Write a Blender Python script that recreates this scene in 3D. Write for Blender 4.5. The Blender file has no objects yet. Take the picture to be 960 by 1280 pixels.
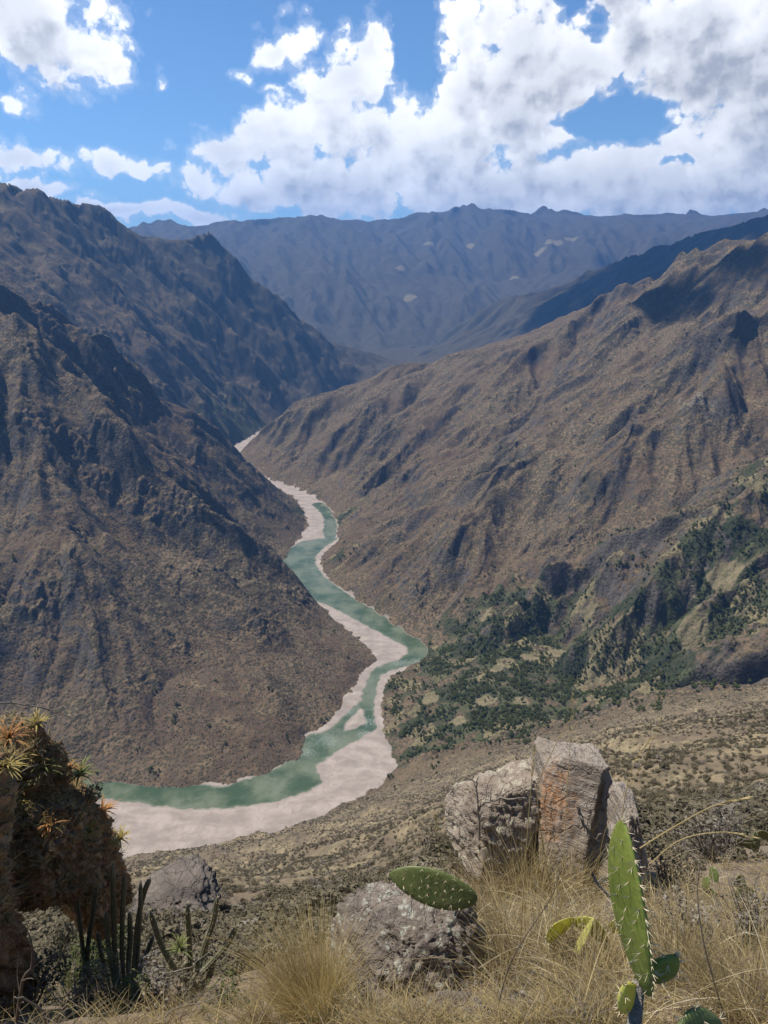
import bpy, bmesh, math, random
import numpy as np
from mathutils import Vector, Matrix
from concurrent.futures import ThreadPoolExecutor

# ------------------------------------------------------------------ camera, world, sun
SC = bpy.context.scene
COL = SC.collection
ZC = 700.0                      # the viewpoint is 700 m above the river
FPX = 967.0                     # focal length in pixels of a 960 x 1280 frame
PITCH = math.radians(17.8)
SUN_EL, SUN_AZ = math.radians(59), math.radians(-64)     # azimuth from the view axis, negative = left
cam = bpy.data.cameras.new('camera'); camo = bpy.data.objects.new('camera', cam); COL.objects.link(camo)
camo.location = (0, 0, ZC); camo.rotation_euler = (math.pi/2-PITCH, 0, 0)
cam.sensor_fit = 'VERTICAL'; cam.sensor_height = 24; cam.lens = 24*FPX/1280
cam.clip_start = 0.05; cam.clip_end = 90000
SC.camera = camo
SC.view_settings.view_transform = 'Standard'; SC.view_settings.look = 'None'
SC.view_settings.exposure = 0.46; SC.view_settings.gamma = 1
SC.cycles.max_bounces = 6; SC.cycles.diffuse_bounces = 2; SC.cycles.transparent_max_bounces = 12
SC.cycles.volume_bounces = 0
SC.cycles.use_denoising = True

sun = bpy.data.lights.new('sun', 'SUN'); suno = bpy.data.objects.new('sun', sun); COL.objects.link(suno)
sun.energy = 4.9; sun.angle = math.radians(0.5); sun.color = (1, .95, .87)
SUND = Vector((math.sin(SUN_AZ)*math.cos(SUN_EL), math.cos(SUN_AZ)*math.cos(SUN_EL), math.sin(SUN_EL)))
suno.rotation_euler = SUND.to_track_quat('Z', 'Y').to_euler()

class NT:
    """small helper for node trees"""
    def __init__(s, tree): s.t = tree; s.n = tree.nodes; s.l = tree.links
    def link(s, a, b): s.l.new(a, b)
    def node(s, typ, ins=None, **kw):
        n = s.n.new(typ)
        for k, v in kw.items(): setattr(n, k, v)
        for k, v in (ins or {}).items():
            if isinstance(v, bpy.types.NodeSocket): s.l.new(v, n.inputs[k])
            else: n.inputs[k].default_value = v
        return n
    def math(s, op, a, b=0.0, c=None, clamp=False):
        ins = {0: a, 1: b}
        if c is not None: ins[2] = c
        return s.node('ShaderNodeMath', ins, operation=op, use_clamp=clamp).outputs[0]
    def vmath(s, op, a, b=(0,0,0), out=0):
        return s.node('ShaderNodeVectorMath', {0: a, 1: b}, operation=op).outputs[out]
    def rng(s, v, a, b, c=0.0, d=1.0, smooth=True):
        n = s.node('ShaderNodeMapRange', {0: v, 1: a, 2: b, 3: c, 4: d})
        n.interpolation_type = 'SMOOTHSTEP' if smooth else 'LINEAR'
        return n.outputs[0]
    def noise(s, vec, scale, detail=4, rough=.55, dist=0.0, out='Fac'):
        return s.node('ShaderNodeTexNoise', {'Vector': vec, 'Scale': scale, 'Detail': detail, 'Roughness': rough, 'Distortion': dist}).outputs[out]
    def mix(s, f, a, b):
        n = s.node('ShaderNodeMix', data_type='RGBA')
        for sock, v in ((n.inputs[0], f), (n.inputs[6], a), (n.inputs[7], b)):
            if isinstance(v, bpy.types.NodeSocket): s.l.new(v, sock)
            elif isinstance(v, (tuple, list)): sock.default_value = (*v[:3], 1)
            else: sock.default_value = v
        return n.outputs[2]

def azel(px, py):
    a = (px-480)/FPX; b = (640-py)/FPX
    cp, sp = math.cos(PITCH), math.sin(PITCH)
    x, y, z = a, cp+b*sp, -sp+b*cp
    return math.degrees(math.atan2(x, y)), math.degrees(math.atan2(z, math.hypot(x, y)))
CLOUDS = [  # (bearing, elevation given through a survey of the photograph; radii in degrees; weight)
 (55,42,92,60,1.05),(10,15,85,60,1.05),(110,72,52,34,.9),(2,132,22,10,.55),(30,196,62,17,.8),(55,236,65,10,.7),
 (150,206,38,14,.75),(195,211,25,7,.6),(232,226,36,19,.75),(352,60,34,24,.68),(378,42,22,16,.6),(305,86,18,12,.6),(350,105,28,9,.55),
 (140,262,80,12,.9),(235,270,95,15,1),(330,250,70,22,1),(205,102,12,7,.5),(325,62,16,16,.5),
 (300,198,70,30,.9),(352,180,62,48,1),(405,150,65,66,1),(440,95,60,50,.9),(470,60,42,46,.85),(420,235,150,44,1.1),(520,190,110,75,1.1),
 (575,110,62,95,1.15),(568,40,34,46,1),(610,28,40,34,.95),(665,52,48,48,1),(650,140,110,90,1.2),(740,70,90,50,1),(800,40,90,60,1.1),(880,30,110,80,1.2),(980,60,110,120,1.2),
 (930,170,80,85,1.15),(620,240,220,38,1.2),(800,235,200,46,1.2),(900,225,140,60,1.2),(860,95,60,50,1),(700,120,60,50,1),
 (760,-60,200,90,1.1),(1150,100,160,160,1.1),(300,-160,160,50,.9),(-150,60,130,70,1),(-200,220,120,30,.9),(1300,240,200,60,1.1)]
HOLES = [(778,152,74,27,1.3),(505,60,24,62,.9),(520,90,20,30,.7),(712,8,34,16,.9),(845,212,30,9,.5),(260,130,90,50,.3),(720,160,40,14,.6)]
def density_group():
    g = bpy.data.node_groups.new('cloud_density', 'ShaderNodeTree')
    g.interface.new_socket('P', in_out='INPUT', socket_type='NodeSocketVector')
    g.interface.new_socket('Det', in_out='INPUT', socket_type='NodeSocketFloat')
    g.interface.new_socket('D', in_out='OUTPUT', socket_type='NodeSocketFloat')
    g.interface.new_socket('B', in_out='OUTPUT', socket_type='NodeSocketFloat')
    n = NT(g); gi = g.nodes.new('NodeGroupInput'); go = g.nodes.new('NodeGroupOutput'); P0 = gi.outputs[0]
    def N2(v, sc, det, ro, out='Fac'):
        return n.node('ShaderNodeTexNoise', {'Vector': v, 'Scale': sc, 'Detail': det, 'Roughness': ro}, noise_dimensions='2D').outputs[out]
    w = N2(P0, .16, 4, .6, 'Color')
    w2 = n.vmath('MULTIPLY', n.vmath('SUBTRACT', w, (.5, .5, .5)), (4.6, 3.4, 0))
    P = n.vmath('ADD', P0, w2)
    def blobs(lst):
        acc = None
        for (px, py, rx, ry, a) in lst:
            az, el = azel(px, py); k = 1/FPX*57.3*math.cos(math.radians(el-(-17.8)))**.5
            rx_, ry_ = rx*k*1.02, ry*k*1.02
            q = n.vmath('MULTIPLY', n.vmath('SUBTRACT', P, (az, el, 0)), (1/rx_, 1/ry_, 0))
            d = n.vmath('LENGTH', q, out=1)
            v = n.math('MULTIPLY_ADD', d, -a, a*1.0)
            acc = v if acc is None else n.node('ShaderNodeMath', {0: acc, 1: v, 2: .22}, operation='SMOOTH_MAX').outputs[0]
        return acc
    B = blobs(CLOUDS); Hn = n.math('MAXIMUM', blobs(HOLES), 0)
    B = n.math('SUBTRACT', n.math('MAXIMUM', B, -.75), n.math('MULTIPLY', Hn, 1.5))
    n1 = N2(n.vmath('MULTIPLY', P0, (1, 1.25, 1)), .40, gi.outputs[1], .55)
    vor = n.node('ShaderNodeTexVoronoi', {'Vector': n.vmath('ADD', P0, n.vmath('MULTIPLY', N2(P0, 1.1, 3, .6, 'Color'), (1.4, 1.4, 0))), 'Scale': .55, 'Detail': 1.6, 'Roughness': .45}, feature='F1', voronoi_dimensions='2D')
    bil = n.math('MULTIPLY_ADD', vor.outputs['Distance'], -.62, .26)
    D = n.math('ADD', n.math('ADD', B, n.math('MULTIPLY_ADD', n1, .95, -.44)), bil)
    n.link(D, go.inputs[0]); n.link(B, go.inputs[1])
    return g
def make_world():
    w = bpy.data.worlds.new('World'); SC.world = w; w.use_nodes = True
    t = w.node_tree; t.nodes.clear(); n = NT(t)
    sky = n.node('ShaderNodeTexSky', sky_type='NISHITA'); sky.sun_disc = False
    sky.sun_elevation = SUN_EL; sky.sun_rotation = SUN_AZ
    sky.altitude = 1800; sky.air_density = 1.0; sky.dust_density = .1; sky.ozone_density = 2.0
    tc = t.nodes.new('ShaderNodeTexCoord')
    sep = n.node('ShaderNodeSeparateXYZ', {0: tc.outputs['Generated']})
    x, y, z = sep.outputs
    az = n.math('MULTIPLY', n.math('ARCTAN2', x, y), 57.2958)
    el = n.math('MULTIPLY', n.math('ARCSINE', z), 57.2958)
    P = n.node('ShaderNodeCombineXYZ', {0: az, 1: el, 2: 0.0}).outputs[0]
    g = density_group()
    def dens(p, det=2.5):
        q = t.nodes.new('ShaderNodeGroup'); q.node_tree = g; n.link(p, q.inputs[0]); q.inputs[1].default_value = det; return q.outputs
    Df, B0 = dens(P, 8.0)
    D0, _ = dens(P)
    D1, _ = dens(n.vmath('ADD', P, (-.35, .85, 0)))
    D2, _ = dens(n.vmath('ADD', P, (-1.2, 2.9, 0)))
    alpha = n.rng(Df, -.02, .28)
    wisp = n.math('MULTIPLY', n.rng(Df, -.25, .05), .16)
    alpha = n.math('MAXIMUM', alpha, wisp)
    # what stands between this bit of cloud and the sun, near and further off
    s1 = n.math('SUBTRACT', n.math('MULTIPLY_ADD', Df, -.45, D1), n.math('MULTIPLY', D0, .55))
    lit = n.rng(s1, -.60, .50, 1.0, 0.0)
    s2 = n.rng(D2, -.3, 1.7, 1.0, 0.0)
    s0 = n.rng(D0, .1, 1.7, 1.0, 0.0)
    lum = n.math('ADD', n.math('ADD', n.math('MULTIPLY', lit, .40), n.math('MULTIPLY', s2, .38)), n.math('MULTIPLY', s0, .34))
    low = n.node('ShaderNodeTexNoise', {'Vector': P, 'Scale': .15, 'Detail': 4.0, 'Roughness': .55}, noise_dimensions='2D').outputs[0]
    core = n.rng(n.math('ADD', n.math('ADD', B0, n.math('MULTIPLY', D0, .25)), n.math('MULTIPLY_ADD', low, 2.2, -1.1)), .15, 1.35)
    lum = n.math('SUBTRACT', n.rng(lum, .10, .90), n.math('MULTIPLY', core, .40))
    ccol = n.mix(lum, (.36, .375, .41), (1.0, 1.0, .99))
    skyc = n.vmath('SCALE', sky.outputs[0]); t.nodes[-1].inputs['Scale'].default_value = SKY
    skyc = n.vmath('MULTIPLY', skyc, (.70, .92, 1.10))
    col = n.mix(alpha, skyc, ccol)
    bg = n.node('ShaderNodeBackground', {'Color': col, 'Strength': 1.0})
    out = t.nodes.new('ShaderNodeOutputWorld'); n.link(bg.outputs[0], out.inputs[0])
    w.cycles.sampling_method = 'MANUAL'; w.cycles.sample_map_resolution = 512
SKY = 0.088
make_world()

# ------------------------------------------------------------------ pixels of the photograph -> rays (used for surveying only)
def ray(px, py):
    a = (px-480)/FPX; b = (640-py)/FPX
    cp, sp = math.cos(PITCH), math.sin(PITCH)
    return a, cp+b*sp, -sp+b*cp
def at(px, py, r):               # point on the ray at horizontal distance r
    x, y, z = ray(px, py); h = math.hypot(x, y)
    return Vector((x/h*r, y/h*r, ZC+z/h*r))
def at_z(px, py, z0=0.0):
    x, y, z = ray(px, py); t = (z0-ZC)/z
    return Vector((x*t, y*t, z0))
def TR(p):                       # -> theta, ln r, z
    return math.atan2(p[0], p[1]), math.log(math.hypot(p[0], p[1])), p[2]
def L(*pts):                     # line of (px,py,r)
    out = []
    for a, b in zip(pts[:-1], pts[1:]):
        k = max(1, int(abs(b[0]-a[0])/50))
        out += [tuple(a[i]+(b[i]-a[i])*j/k for i in range(3)) for j in range(k)]
    return [TR(at(*p)) for p in out+[pts[-1]]]
def L0(z, *pts):
    return [TR(at_z(p[0], p[1], z)) for p in pts]

def chaikin(p, k=2, closed=True):
    for _ in range(k):
        q = []
        for i in range(len(p)):
            a, b = p[i], p[(i+1) % len(p)]
            q += [tuple(.75*a[c]+.25*b[c] for c in (0, 1)), tuple(.25*a[c]+.75*b[c] for c in (0, 1))]
        p = q
    return p
# river bed outline (foot of the slopes), z = 0
bank_left = [(-700,880),(-250,945),(0,968),(100,976),(140,980),(200,985),(260,983),(310,975),(345,962),(378,942),(380,925),(405,905),(430,882),(438,862),(450,845),(466,832),(464,815),(450,800),(420,776),(395,753),(370,731),(351,708),(355,695),(374,676),(385,655),(380,638),(367,622),(352,613),(338,606)]
bank_right = [(-700,1010),(-250,1055),(0,1075),(160,1080),(200,1076),(260,1066),(345,1052),(375,1038),(440,1003),(488,978),(495,955),(484,925),(475,900),(475,870),(490,842),(520,830),(538,817),(531,805),(500,786),(470,766),(440,745),(412,727),(400,710),(399,695),(421,680),(423,665),(416,640),(400,625),(375,613),(352,604)]
far_left = [(318,600),(296,592),(272,578),(274,566),(290,558),(306,550),(322,541),(340,530),(362,518),(396,505),(425,492),(446,486)]
far_right = [(335,600),(316,591),(298,579),(296,569),(306,561),(318,551),(334,542),(352,532),(372,521),(404,511),(430,501),(448,495)]
def poly_world(pl, z=0.0): return [at_z(a, b, z) for a, b in pl]
river_poly = chaikin([p[:2] for p in poly_world(bank_left + far_left) + poly_world((bank_right + far_right)[::-1])])

water_l = [(412,672),(400,674),(378,676),(360,688),(342,706),(345,722),(362,740),(380,752),(397,750),(435,768),(474,790),(518,812),(498,826),(471,834),(463,844),(456,862),(452,878),(440,886),(422,904),(409,917),(383,918),(372,940),(352,958),(330,968),(301,976),(285,984),(262,985),(235,978),(205,974),(129,966),(0,955),(-300,925),(-700,880)]
water_r = [(424,672),(401,686),(392,699),(397,713),(411,726),(437,745),(468,762),(502,784),(522,798),(542,811),(540,822),(512,832),(484,838),(472,847),(468,867),(465,890),(471,913),(455,918),(411,944),(389,960),(402,976),(392,984),(368,994),(316,1006),(253,1011),(196,1007),(148,998),(0,988),(-300,962),(-700,930)]
WATER = [chaikin([tuple(at_z(a, b)[:2]) for a, b in water_l+water_r[::-1]]),
         chaikin([tuple(at_z(a, b)[:2]) for a, b in [(388,630),(404,627),(417,640),(421,655),(420,672),(411,675),(404,668),(407,650),(400,638)]])]
ISLAND = [chaikin([tuple(at_z(a, b)[:2]) for a, b in [(452,883),(458,895),(459,905),(441,913),(424,914),(438,897)]]),
          chaikin([tuple(at_z(a, b)[:2]) for a, b in [(365,697),(380,693),(384,700),(374,706),(366,704)]])]
def water_field(X, Y):
    """signed distance: positive inside the water"""
    w = np.zeros(X.shape, bool); d = np.full(X.shape, 1e9)
    for p in WATER: w |= inside(X, Y, p); d = np.minimum(d, seg_dist(X, Y, p, True))
    for k, p in enumerate(ISLAND):
        i = inside(X, Y, p)
        if k: continue
        w &= ~i
        di = seg_dist(X, Y, p, True); d = np.minimum(d, di) if k == 0 else np.minimum(d, di+60)
    return np.where(w, d, -d)
RIDGES = [
 # near mountain on the left: the far crest, the front spur and the gully between
 L((-700,150,1900),(-300,215,2000),(0,372,2050),(60,400,2120),(100,430,2150),(150,465,2180),(200,505,2200),(250,548,2220),(300,580,2260),(340,604,2340),(372,628,2330)),
 L((0,377,2000),(60,432,1800),(100,478,1740),(135,515,1700),(185,560,1680),(230,602,1650),(300,664,1600),(350,712,1550),(400,757,1480),(440,795,1410),(462,822,1330)),
 # far left mountain
 L((-700,60,3600),(-250,150,3700),(0,228,3800),(30,243,3850),(80,250,3950),(110,262,4050),(150,285,4200),(190,297,4400),(240,295,4500),(275,315,4550),(310,345,4600),(350,372,4650),(380,400,4700),(420,430,4720),(450,452,4740),(474,465,4760)),
 # right mountain and its crest down to the river
 L((1600,60,2600),(1200,240,2650),(960,300,2700),(900,305,2740),(850,325,2800),(800,350,2850),(750,380,2900),(700,405,2950),(650,425,3000),(600,440,3000),(575,437,3000),(550,452,3000),(520,460,3000),(480,474,3000),(430,486,3000),(400,490,3000),(378,505,2990),(340,530,2950),(312,553,2920)),
 # spur with the fields on the right, and the gully behind it
 # far right ridge
 L((1600,120,5200),(1200,210,5300),(960,270,5500),(900,285,5650),(850,300,5800),(800,318,5900),(750,335,6000),(700,360,6050),(650,375,6100),(600,400,6150),(560,430,6100),(525,450,6050)),
 # distant range
 L((-400,250,9500),(60,290,9500),(155,285,9600),(200,278,9700),(240,283,9800),(300,277,10000),(370,271,10200),(420,274,10400),(470,278,10500),(520,266,10800),(545,265,10900),(570,256,11000),(600,260,11200),(635,261,11400),(660,274,11800),(690,263,12000),(720,271,12200),(780,269,12400),(830,266,12500),(880,271,12600),(950,265,12700),(1100,255,12800),(1600,230,12800)),
]
for rl in [((-1.2, 11500, 300), (1.2, 14500, 300))]:
    RIDGES.append([(rl[0][0], math.log(16500), 300), (rl[1][0], math.log(16500), 300)])
# floor of the valley beyond
RIDGES.append([TR(at(492,463,5400)), TR(at_z(505,456,10)), TR(at_z(520,449,40))])
RIDGES.append([(TR(at(520,449,6500))[0], math.log(6250), 20), (math.radians(12), math.log(6700), 60), (math.radians(30), math.log(7300), 250)])
RIDGES.append([(math.radians(-3), math.log(6100), 20), (math.radians(-15), math.log(6150), 50), (math.radians(-50), math.log(6200), 100)])
# terrace and stream on the right bank
RIDGES += [
 L((60,325,7900),(150,325,7900),(250,328,7900),(350,335,7900),(450,345,7900),(540,350,8200),(640,348,8600),(760,335,9200),(960,300,9800),(1300,280,9800)),
 L((200,398,6900),(300,400,6800),(400,405,6750),(500,412,6750),(560,412,6850),(640,385,7400),(760,360,8000)),
 L0(6, (502,845),(545,826),(556,812)), L0(5, (486,870),(487,900),(497,930),(506,955)),
 L0(14, (560,850),(560,900),(560,930)), L((1500,820,1150),(1200,835,1100),(960,848,1060),(830,867,1050),(700,893,1035),(620,935,1020)),
 # edge of the slope we stand on
 L((1500,790,950),(1200,835,920),(960,862,900),(850,882,870),(765,906,850),(700,922,845),(640,940,845),(560,962,860),(510,980,875)),
]
NEARPX = [-900,-300,0,150,300,450,600,700,800,960,1300,1900]
NEARTAB = [(1.0, [1640]*12),
 (2.2, [1330,1330,1330,1330,1310,1285,1282,1285,1290,1290,1300,1300]),
 (5.0, [1300,1290,1270,1255,1240,1190,1115,1104,1105,1120,1130,1130]),
 (12., [1270,1245,1215,1205,1185,1138,1072,1055,1050,1035,1020,1000]),
 (50., [1230,1190,1160,1155,1140,1108,1040,1012,995,978,940,900]),
 (150., [1190,1150,1130,1122,1116,1083,1015,985,960,940,900,860]),
 (400., [1150,1120,1105,1098,1090,1048,985,952,922,898,850,800]),
 (560., [1130,1100,1094,1086,1064,1034,970,935,905,880,830,780])]
r_ = 1.0
while r_ < 561:
    k_ = max(i for i in range(len(NEARTAB)) if NEARTAB[i][0] <= r_+1e-6); k_ = min(k_, len(NEARTAB)-2)
    (ra, ya), (rb, yb) = NEARTAB[k_], NEARTAB[k_+1]
    f_ = (1/ra-1/r_)/(1/ra-1/rb)
    RIDGES.append(L(*[(px, ya[i]+(yb[i]-ya[i])*f_, r_) for i, px in enumerate(NEARPX)]))
    r_ *= 1.058

_bankr = [p[:2] for p in poly_world(bank_right)]
def _dbank(x, y):
    return min(math.hypot(x-a[0]-t*(b[0]-a[0]), y-a[1]-t*(b[1]-a[1])) for a, b in zip(_bankr[12:-1], _bankr[13:])
               for t in [min(1, max(0, ((x-a[0])*(b[0]-a[0])+(y-a[1])*(b[1]-a[1]))/((b[0]-a[0])**2+(b[1]-a[1])**2)))])
def RB(k, *pts):
    """a rib (k > 1) or gully (k < 1) of the right mountain, which rises evenly from the river bank"""
    out = []
    for a, b in zip(pts[:-1], pts[1:]):
        out += [(a[0]+(b[0]-a[0])*j/3, a[1]+(b[1]-a[1])*j/3) for j in range(3)]
    out.append(pts[-1]); res = []
    for px, py in out:
        r = 1250.0
        while r < 3300:
            p = at(px, py, r); d = _dbank(p.x, p.y)
            if p.z <= k*(.49*d+34*(1-math.exp(-d/110))) and d > 12: break
            r += 8
        if r < 3290 and p.z > 6: res.append(TR(p))
    return res
SOFT = [
 RB(1.05,(800,375),(740,470),(650,560),(600,640),(560,735)), RB(.95,(760,400),(690,480),(610,570),(555,660),(520,735)),
 RB(1.05,(690,425),(620,480),(560,560),(520,640),(490,720)), RB(.95,(630,450),(575,500),(530,570),(490,640),(462,700)),
 RB(1.05,(570,450),(540,500),(500,560),(470,630),(440,690)), RB(.95,(530,475),(490,530),(460,585),(440,630)),
 RB(1.05,(480,485),(450,530),(415,590)), RB(.95,(440,495),(410,540),(385,590)), RB(1.04,(400,500),(370,550),(350,590)),
 RB(.95,(890,420),(830,480),(760,560),(690,640),(640,720)), RB(1.06,(950,400),(900,470),(840,540),(770,610),(720,660)),
 RB(.95,(1100,420),(960,490),(880,560),(820,610)),
 L((1500,450,1500),(1100,550,1470),(960,605,1420),(870,650,1380),(780,690,1350),(700,722,1325),(640,760,1310),(600,786,1300)),
 L0(45, (700,815),(700,850)), L0(26, (620,830),(640,870),(620,915)),
 L((105,500,2040),(200,592,1950),(300,690,1830),(345,706,1770)),
 L((230,602,1650),(262,700,1420),(300,790,1250),(340,880,1100)),
 L((80,250,3950),(130,330,3750),(190,400,3550),(240,460,3400),(290,520,3300)),
 L((240,295,4500),(270,370,4300),(320,440,4100),(350,500,3750)),
 L((0,345,3000),(60,390,2950),(130,440,2900),(200,492,2850),(250,530,2900)),
 L((1200,545,1750),(930,606,1640),(820,653,1490),(700,707,1395),(610,770,1370),(556,802,1350)),
 L((1200,640,1300),(960,705,1280),(880,740,1250),(800,790,1200),(760,830,1150)),
 L((1500,260,4300),(1100,290,4400),(960,330,4500),(800,390,4700),(700,430,4900),(600,470,5000)),
 L((570,257,11000),(545,300,10200),(500,350,9000),(480,400,8000),(462,440,7200)),
 L((635,261,11400),(650,300,10400),(630,350,9400),(590,390,8200),(560,415,7400)),
 L((690,264,12000),(700,300,11000),(730,330,10000)),
 L((370,271,10200),(350,310,9000),(400,360,8200),(430,410,7200)),
 L((600,285,10400),(585,340,9600),(540,390,8500),(515,430,7300)),
 L((660,290,11300),(670,330,10400),(650,360,9600)),
 L((830,840,1110),(740,846,1115),(690,862,1105)),
]
FARRIBS = [q for q in SOFT if q and min(p[1] for p in q) > math.log(7000)]
SOFT = [q for q in SOFT if len(q) > 1]
# ------------------------------------------------------------------ harmonic terrain between those lines, in log-polar coordinates
T0, T1, LR0, LR1 = math.radians(-52), math.radians(52), math.log(0.9), math.log(16500)
def solve():
    nt, nr = 56, 302                              # coarsest
    H = np.full((nr, nt), 300.0, np.float32)
    for lev in range(5):
        k = 2**lev; NTt, NRr = nt*k, nr*k
        if lev:
            H = np.repeat(np.repeat(H, 2, 0), 2, 1)
        s = np.zeros((NRr, NTt)); c = np.zeros((NRr, NTt))
        def put(t, l, z):
            i = ((l-LR0)/(LR1-LR0)*(NRr-1)); j = ((t-T0)/(T1-T0)*(NTt-1))
            i = np.rint(i).astype(int); j = np.rint(j).astype(int)
            ok = (i >= 0) & (i < NRr) & (j >= 0) & (j < NTt)
            np.add.at(s, (i[ok], j[ok]), z[ok]); np.add.at(c, (i[ok], j[ok]), 1)
        for ln in RIDGES+([q for q in SOFT if min(p[1] for p in q) < math.log(7000)] if lev < 3 else [q for q in SOFT if max(p[1] for p in q) < math.log(3200)] if lev < 4 else []):
            for a, b in zip(ln[:-1], ln[1:]):
                n = int(max(abs(b[0]-a[0])/(T1-T0)*NTt, abs(b[1]-a[1])/(LR1-LR0)*NRr)*2)+2
                u = np.linspace(0, 1, n)
                put(a[0]+(b[0]-a[0])*u, a[1]+(b[1]-a[1])*u, a[2]+(b[2]-a[2])*u)
        fix = c > 0
        val = np.where(fix, s/np.maximum(c, 1), 0).astype(np.float32)
        ll = LR0+(LR1-LR0)*np.arange(NRr)/(NRr-1); tt = T0+(T1-T0)*np.arange(NTt)/(NTt-1)
        X = np.exp(ll)[:, None]*np.sin(tt)[None]; Y = np.exp(ll)[:, None]*np.cos(tt)[None]
        ins = inside(X, Y, river_poly)
        fix |= ins; val[ins] = -2.0
        H[fix] = val[fix]
        for it in range((600, 300, 200, 120, 80)[lev]):
            P = np.pad(H, 1, mode='edge')
            N = (P[:-2, 1:-1]+P[2:, 1:-1]+P[1:-1, :-2]+P[1:-1, 2:])*.25
            H = np.where(fix, val, N)
    for it in range(22):                       # soften creases a little
        P = np.pad(H, 1, mode='edge')
        N = (P[:-2, 1:-1]+P[2:, 1:-1]+P[1:-1, :-2]+P[1:-1, 2:])*.25
        H = np.where(ins, val, H*.4+N*.6)
    return H
def inside(X, Y, poly):
    r = np.zeros(X.shape, bool); n = len(poly)
    for k in range(n):
        x0, y0 = poly[k][0], poly[k][1]; x1, y1 = poly[(k+1) % n][0], poly[(k+1) % n][1]
        if y0 == y1: continue
        cr = ((Y < y0) != (Y < y1)) & (X < (x1-x0)*(Y-y0)/(y1-y0)+x0)
        r ^= cr
    return r
def seg_dist(X, Y, pl, closed=False):
    d = np.full(X.shape, 1e9, np.float32); n = len(pl)
    for k in range(n if closed else n-1):
        x0, y0 = pl[k][0], pl[k][1]; x1, y1 = pl[(k+1) % n][0], pl[(k+1) % n][1]
        ex, ey = x1-x0, y1-y0; q = ex*ex+ey*ey+1e-9
        t = np.clip(((X-x0)*ex+(Y-y0)*ey)/q, 0, 1)
        d = np.minimum(d, np.hypot(X-x0-t*ex, Y-y0-t*ey))
    return d
def hash2(ix, iy, seed=0):
    a = (ix.astype(np.int64)*374761393 + iy.astype(np.int64)*668265263 + seed*974711) & 0xffffffff
    a = ((a ^ (a >> 13))*1274126177) & 0xffffffff
    a = a ^ (a >> 16)
    return (a & 0xffff).astype(np.float32)/65535, (a >> 16).astype(np.float32)/65535
def gnoise(x, y, seed=0):
    ix = np.floor(x); iy = np.floor(y); fx = (x-ix).astype(np.float32); fy = (y-iy).astype(np.float32)
    u = fx*fx*fx*(fx*(fx*6-15)+10); v = fy*fy*fy*(fy*(fy*6-15)+10)
    def g(i, j):
        a, _ = hash2(ix+i, iy+j, seed); a = a*2*np.pi
        return np.cos(a)*(fx-i)+np.sin(a)*(fy-j)
    return ((g(0,0)*(1-u)+g(1,0)*u)*(1-v)+(g(0,1)*(1-u)+g(1,1)*u)*v)*1.5
def fbm(x, y, octs=5, seed=0, g=.5):
    s = 0; a = 1; f = 1
    for o in range(octs):
        s = s+a*gnoise(x*f+o*17.3, y*f-o*9.1, seed+o); a *= g; f *= 2.03
    return s
def blob(x, y, cx, cy, r): return np.exp(-((x-cx)**2+(y-cy)**2)/(r*r))

def pmap(fn, rows, n=16):
    parts = np.array_split(np.arange(rows), n)
    with ThreadPoolExecutor(4) as ex: return list(ex.map(fn, parts))

# mesh grid
_th = np.concatenate([np.radians(np.linspace(-51, -28, 70, endpoint=False)), np.radians(np.linspace(-28, 28, 830)), np.radians(np.linspace(28, 51, 71)[1:])])
def _lr(a, b, d): return np.linspace(math.log(a), math.log(b), int(math.log(b/a)/d), endpoint=False)
_ln = np.concatenate([_lr(1.0, 30, .006), _lr(30, 850, .0033), _lr(850, 3200, .00125), _lr(3200, 7000, .002), _lr(7000, 16300, .0022), [math.log(16300)]])
NEAR_ROWS = len(_lr(1.0, 30, .006))
NR, NTH = len(_ln), len(_th)
HS = solve()
def bilin(A, l, t):
    fi = np.clip((l-LR0)/(LR1-LR0)*(A.shape[0]-1), 0, A.shape[0]-1.001); fj = np.clip((t-T0)/(T1-T0)*(A.shape[1]-1), 0, A.shape[1]-1.001)
    i = fi.astype(int); j = fj.astype(int); a = (fi-i); b = (fj-j)
    return (A[i, j]*(1-a)*(1-b)+A[i+1, j]*a*(1-b)+A[i, j+1]*(1-a)*b+A[i+1, j+1]*a*b)
# gradient of the smooth field, x and y
Hs = HS.astype(np.float64)
_P = np.pad(Hs, 2, mode='edge'); Hb = sum(_P[i:i+Hs.shape[0], j:j+Hs.shape[1]] for i in range(5) for j in range(5))/25
_l = LR0+(LR1-LR0)*np.arange(HS.shape[0])/(HS.shape[0]-1); _t = T0+(T1-T0)*np.arange(HS.shape[1])/(HS.shape[1]-1)
dl = np.gradient(Hb, _l, axis=0)/np.exp(_l)[:, None]; dt = np.gradient(Hb, _t, axis=1)/np.exp(_l)[:, None]
GX = dl*np.sin(_t)[None]+dt*np.cos(_t)[None]; GY = dl*np.cos(_t)[None]-dt*np.sin(_t)[None]

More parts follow.
